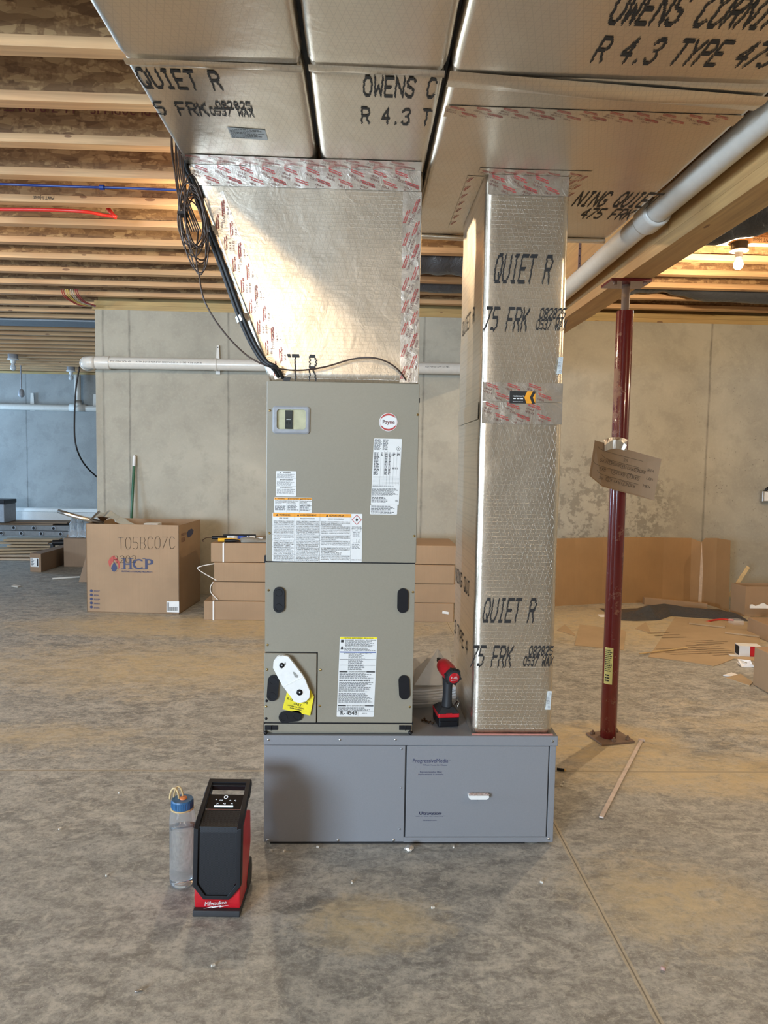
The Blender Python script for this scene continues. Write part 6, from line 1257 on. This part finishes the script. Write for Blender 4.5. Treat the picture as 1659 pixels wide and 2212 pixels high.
# black plastic sheeting
r = thing('black_sheeting', 'rumpled black plastic sheeting on the floor before the cardboard', 'plastic sheet', at(1450, 1330, Z=0))
L_ = [(1335, 1338, 1340), (1370, 1330, 1342), (1400, 1322, 1341), (1425, 1312, 1340), (1450, 1308, 1331), (1475, 1312, 1333), (1505, 1318, 1335), (1535, 1320, 1337), (1560, 1324, 1339), (1600, 1330, 1341), (1620, 1336, 1343)]
rg = []; rnd = random.Random(4)
for i, (xp, yt, yb) in enumerate(L_):
    f_ = at(xp, yb, Z=0); hgt = min(.16, max(.01, (yb-yt)/1540*6.0*.55)); rg.append([f_+Vector((0, 0, .002)), f_+Vector((rnd.uniform(-.02, .02), .08, hgt*rnd.uniform(.5, .9))), f_+Vector((rnd.uniform(-.03, .03), .20, hgt*1.5)), f_+Vector((0, .32, hgt*rnd.uniform(.3, .7))), f_+Vector((0, .5, .002))])
o = MB(); o.loft(rg, 0, True, True); o.build('sheet', 'tarp', r, smooth=False)
o = MB(); p = at(1590, 1342, Z=.03); o.box(p.x-.05, p.x+.05, p.y-.05, p.y+.05, .0, .05); tag(o.build('clear_parts_bag', 'bag', bevel=.015), 'small clear bag of parts at the end of the black sheeting', 'bag')
o = MB(); a_, b_ = at(1392, 1306, Z=0), at(1528, 1318, Z=0); d_3 = (b_-a_); o.add([a_, b_, b_+Vector((0, .05, .0)), a_+Vector((0, .05, .0)), a_+Vector((0, .0, .07)), b_+Vector((0, 0, .06)), b_+Vector((0, .05, .06)), a_+Vector((0, .05, .07))], [(0, 3, 2, 1), (4, 5, 6, 7), (0, 1, 5, 4), (1, 2, 6, 5), (2, 3, 7, 6), (3, 0, 4, 7)])
tag(o.build('corner_guard', 'card', bevel=.003), 'long pale cardboard bar lying before the standing sheet', 'cardboard')
# flat cardboard and litter
def flatpoly(name, lab, pts, mt='cardflat', z0=0, t=.005, cat='cardboard', bend=0):
    P = [at(*p, Z=z0) for p in pts]; n = len(P); o = MB(); c_ = sum(P, Vector())/n
    tp_ = [p+Vector((0, 0, t+bend*((p-c_).length > .25))) for p in P]; o.add([p+Vector((0, 0, .0005)) for p in P]+tp_, [tuple(range(n-1, -1, -1)), tuple(range(n, 2*n))]+[(i, (i+1) % n, (i+1) % n+n, i+n) for i in range(n)]); return tag(o.build(name, mt), lab, cat)
fc = flatpoly('flattened_carton', 'big trampled flattened carton with faded print at right of the post', [(1400, 1420), (1415, 1400), (1458, 1334), (1470, 1335), (1645, 1348), (1642, 1375), (1640, 1430), (1585, 1424), (1555, 1436), (1541, 1440), (1480, 1430)])
o = MB(); random.seed(9)
for k_, (x0p, y0p, w_, h_, n_) in enumerate(((1455, 1418, .42, .16, 4), (1440, 1383, .26, .20, 3), (1548, 1420, .30, .26, 6), (1510, 1396, .36, .12, 3))):
    p = at(x0p, y0p, Z=0); greek(o, 0, w_, h_, 0, n_, lambda x, z: Vector((p.x+x*.97-z*.35, p.y+x*.15+z*1.2, .0062)), 0, .28, .9, seed=k_+40)
o.build('faded_print', flat('faded_ink', (.26, .19, .12), .8), fc, recalc=False)
flatpoly('cardboard_piece', 'square cardboard piece on the floor passing behind the red post', [(1241, 1395), (1252, 1350), (1345, 1362), (1352, 1365), (1347, 1405)])
flatpoly('cardboard_piece', 'small triangular cardboard scrap right behind the return duct base', [(1203, 1362), (1220, 1350), (1243, 1372), (1240, 1374)])
flatpoly('cardboard_piece', 'small triangular cardboard scrap between the post and the big flat carton', [(1372, 1359), (1395, 1345), (1406, 1368)])
flatpoly('cardboard_piece', 'narrow cardboard strip lying across the top of the flattened carton', [(1488, 1348), (1492, 1341), (1568, 1350), (1566, 1357)], z0=.007, t=.012)
flatpoly('cardboard_piece', 'cardboard strip on the flattened carton near the right edge', [(1566, 1368), (1590, 1362), (1642, 1370), (1640, 1377)], z0=.007, t=.012)
flatpoly('cardboard_piece', 'small brown cardboard scrap on bare floor at far right', [(1567, 1466), (1600, 1458), (1626, 1476), (1619, 1483)], t=.008)
flatpoly('paper_scrap', 'white paper scrap touching the small cardboard scrap', [(1562, 1460), (1580, 1454), (1594, 1459), (1585, 1463)], 'paper', 0, .006, 'paper')
flatpoly('paper_scrap', 'long white paper strip on the floor behind the red post', [(1291, 1328), (1297, 1333), (1378, 1334), (1373, 1327)], 'paper', 0, .004, 'paper')
flatpoly('paper_scrap', 'pale grey slip on the floor at the left beyond the big carton', [(24, 1267), (30, 1264), (46, 1266), (38, 1269)], 'dust', 0, .006, 'paper')
o = MB(); p = at(1610, 1439, Z=0); rnd = random.Random(1); pts = [(p.x+rnd.uniform(-.05, .05), p.y+rnd.uniform(-.04, .05), rnd.uniform(.002, .05)) for _ in range(9)]
o.add(pts+[(p.x-.04, p.y-.03, .001), (p.x+.05, p.y-.03, .001)], [(0, 9, 10), (0, 1, 9), (1, 2, 10), (2, 3, 9), (3, 4, 10), (4, 5, 0), (5, 6, 9), (6, 7, 10), (7, 8, 0)]); tag(o.build('crumpled_paper', 'paper', recalc=False), 'crumpled white paper on the floor below the red and white box', 'paper')
# small red and white box
q = at(1608, 1415, Z=.006); r = thing('small_box', 'small open box with a red panel on the flattened carton', 'box', q, -.15); T = wm(r); o = MB()
o.box(-.05, .10, -.04, .05, 0, .075, 0, T); o.box(.022, .101, -.041, .0, .001, .074, 1, T); o.box(-.0505, -.04, -.035, .045, .006, .069, 2, T); o.box(-.11, -.05, -.05, .0, .0, .004, 0, T); o.build('box', ['white', 'redp', 'dark'], r)
o = MB(); q0, q1 = at(1656, 1405, Z=.03), at(1659, 1425, Z=.0); o.box(q0.x-.0, q0.x+.25, q0.y-.22, q0.y+.1, .001, .03); tag(o.build('white_case', ['white'], bevel=.004), 'white flat case cut off by the right edge of the photo', 'case')
o = MB(); q0 = at(1645, 1490, Z=0); o.box(q0.x+.0, q0.x+.4, q0.y-.25, q0.y+.1, .001, .24); tag(o.build('edge_carton', 'card', bevel=.004), 'brown carton at the right edge in front of the small scraps', 'box')
o = MB(); q0 = at(1643, 1380, Z=0); o.box(q0.x, q0.x+.4, q0.y-.1, q0.y+.2, .001, .13); tag(o.build('edge_carton', 'card', bevel=.004), 'low brown carton at the right edge beside the flattened carton', 'box')
o = MB(); o.tube(smoothpath([at(1524, 1344, Z=.012), at(1540, 1340, Z=.012), at(1560, 1338, Z=.012), at(1585, 1340, Z=.012)]), .008, 8); tag(o.build('red_tube', 'pexr', smooth='auto'), 'short curved red tube on the flattened carton', 'tube')
stick('thin_wood_strip', 'thin pale wooden strip lying across the left of the flattened carton', (1382, 1412), (1485, 1399), .005, 'tan', z=.014)
o = MB(); a_, b_ = at(1386, 1600, Z=.004), at(1299, 1767, Z=.004); d_3 = (b_-a_).normalized(); s_ = Vector((-d_3.y, d_3.x, 0))*.008
o.add([a_-s_, a_+s_, b_+s_, b_-s_]+[v+Vector((0, 0, .006)) for v in (a_-s_, a_+s_, b_+s_, b_-s_)], [(3, 2, 1, 0), (4, 5, 6, 7), (0, 1, 5, 4), (1, 2, 6, 5), (2, 3, 7, 6), (3, 0, 4, 7)]); o.box(a_.x-.012, a_.x+.014, a_.y-.008, a_.y+.01, .002, .012)
tag(o.build('zip_tie', flat('tie_pink', (.62, .52, .45), .5)), 'long pale plastic tie lying on the floor in front of the post', 'cable tie')
o = MB(); a_ = at(1203, 1661, Z=.008); o.tube([a_, a_+Vector((.03, -.012, 0))], .006, 10); o.tube([a_+Vector((.03, -.012, 0)), a_+Vector((.038, -.015, 0))], [.006, .002], 10, 1); tag(o.build('driver_bit', ['black', 'brass']), 'small black bit on the floor at the right end of the cabinet', 'tool bit')
# foil scrap and crumbs
o = MB(); p = at(884, 1838, Z=.0); import bmesh as _b
bm = _b.new(); _b.ops.create_icosphere(bm, subdivisions=2, radius=.014); rnd = random.Random(6)
vs = [(p.x+v.co.x*(1.1+rnd.uniform(-.35, .35)), p.y+v.co.y*(1+rnd.uniform(-.3, .3)), .010+v.co.z*.7*(1+rnd.uniform(-.3, .3))) for v in bm.verts]; fs = [tuple(v.index for v in f.verts) for f in bm.faces]; bm.free()
o.add(vs, fs); tag(o.build('foil_scrap', 'tape'), 'crumpled scrap of foil on the floor in front of the cabinet', 'foil')
stick('twist_tie', 'tiny metal curl on the foreground floor at lower left', (291, 2142), (309, 2138), .003, 'steel', 'scrap')
stick('pink_scrap', 'tiny pinkish scrap on the foreground floor at lower right', (1428, 2090), (1437, 2094), .005, flat('pink_bit', (.5, .3, .25), .7), 'scrap')
cr = [(586, 1837), (614, 1838), (687, 1829), (980, 1829), (258, 1712), (1217, 1690), (1213, 1697), (1120, 1810), (760, 1905), (460, 2085), (1170, 1905), (232, 1890), (130, 1790), (935, 1960)]
wh = ['left under the cabinet corner', 'second under the cabinet', 'under the cabinet middle left', 'under the cabinet door', 'left of the bottle', 'right of the cabinet, upper', 'right of the cabinet, lower', 'near the cabinet right corner', 'right of the speaker', 'below the speaker', 'right foreground', 'left of the bottle base', 'at far left', 'in the centre foreground']
c0_ = None
for (a_, b_), w_ in zip(cr, wh):
    p = at(a_, b_, Z=.003)
    if c0_ is None: c0_ = MB().box(-.005, .006, -.003, .003, -.003, .003).build('crumb', 'dust', bevel=.001); x_ = c0_
    else: x_ = c0_.copy(); C.objects.link(x_)
    x_.location = p; x_.rotation_euler = (0, 0, a_*.37); tag(x_, 'tiny pale crumb on the concrete floor, %s' % w_, 'crumb', 'crumbs on the floor')
# ------------------------------------------------------------------ cardboard sign taped to post
ys = PY-.052; r = thing('cardboard_note', 'cardboard note with handwritten duct sizes taped to the red post', 'sign', at(1350, 1010, Y=ys))
pl = [(1285, 951), (1429, 992), (1412, 1081), (1301, 1051), (1273, 1027)]; P = [at(*p, Y=ys+(.02 if i in (4,) else 0)) for i, p in enumerate(pl)]; n = 5
o = MB(); o.add(P+[p+Vector((0, .004, 0)) for p in P], [tuple(range(n)), tuple(range(2*n-1, n-1, -1))]+[(i, (i+1) % n, (i+1) % n+n, i+n) for i in range(n)]); nb = o.build('card', 'cardsign', r)
o = MB(); u_ = (P[1]-P[0]).normalized(); v_ = Vector((-u_.z, 0, u_.x)); og = P[0]+Vector((0, -.0012, 0))
def hw(s_, a_, b_, h, cw):
    for i, ch in enumerate(s_):
        if ch in '()': continue
        for st in G.get(ch.upper(), []):
            o.tube([og+u_*(a_+i*cw+q[0]*cw*.18)+v_*(b_+q[1]*h/6) for q in st], .0007, 3)
def circ(a_, b_, rd): o.tube([og+u_*(a_+rd*math.cos(t))+v_*(b_+rd*math.sin(t)) for t in [2*PI*k/14 for k in range(14)]], .0007, 3, closed=True)
for (a0, a1, b_) in ((.02, .25, -.030), (.05, .25, -.063), (.02, .26, -.103), (.05, .26, -.140)): o.tube(smoothpath([og+u_*a0+v_*(b_+.008), og+u_*(a0+.04)+v_*(b_-.006), og+u_*a1+v_*(b_-.004)], 4), .0007, 3)
hw('25', .16, -.058, .012, .011); hw('5X2', .050, -.088, .013, .012); hw('1', .093, -.086, .012, .012); hw('28X8', .104, -.089, .014, .0115); hw('4', .158, -.087, .012, .01); hw('24X8', .172, -.090, .014, .0115); hw('2', .225, -.087, .012, .01); hw('20X8', .237, -.088, .014, .0105); hw('RIA', .285, -.072, .012, .011)
hw('4', .125, -.125, .014, .011); hw('10X8', .142, -.126, .014, .0115); hw('3', .205, -.124, .014, .011); hw('8X8', .222, -.126, .014, .0125); hw('LON', .290, -.110, .011, .011); hw('5X8', .06, -.128, .013, .011)
hw('3', .110, -.165, .014, .011); hw('14X8', .127, -.166, .014, .0125); hw('2', .188, -.163, .014, .011); hw('10X8', .204, -.165, .014, .0115); hw('MEN', .285, -.148, .012, .012); hw('58', .07, -.168, .012, .011)
for a_, b_, rd in ((.098, -.081, .010), (.162, -.082, .011), (.230, -.082, .010), (.130, -.119, .012), (.209, -.118, .014), (.115, -.159, .012), (.193, -.157, .012)): circ(a_, b_, rd)
o.build('handwriting', 'ink', nb)
o = MB(); rg = []
for i in range(9):
    t = i/8; px_ = 1306+48*t; rg.append([at(px_, 975-6*math.sin(PI*t), Y=ys-.002-.003*math.sin(i*2)), at(px_, 962-12*math.sin(PI*t), Y=ys-.006-.004*math.sin(i*1.7)), at(px_+(2 if i > 4 else -2), 950-6*math.sin(PI*t), Y=ys-.002)])
o.loft(rg, 0, False, False); tpe = o.build('foil_tape', 'tape', r, smooth=False)
# ------------------------------------------------------------------ wall outlet box at right edge
q = at(1650, 1072, Y=7.02); r = thing('outlet_box', 'grey electrical outlet box on the concrete wall at the right edge', 'outlet', q)
o = MB(); o.box(q.x-.03, q.x+.10, 6.99, 7.048, q.z-.055, q.z+.055); o.build('box', 'steel', r, bevel=.006)
o = MB(); o.box(q.x-.012, q.x+.085, 6.984, 6.99, q.z-.045, q.z+.045); o.build('cover', 'white', r, bevel=.003)
o = MB(); o.tube([(q.x, 7.01, q.z+.05), (q.x+.03, 7.01, q.z+.085), (q.x+.10, 7.01, q.z+.09)], .012, 10); o.build('cable_clamp', 'black', r, smooth='auto')
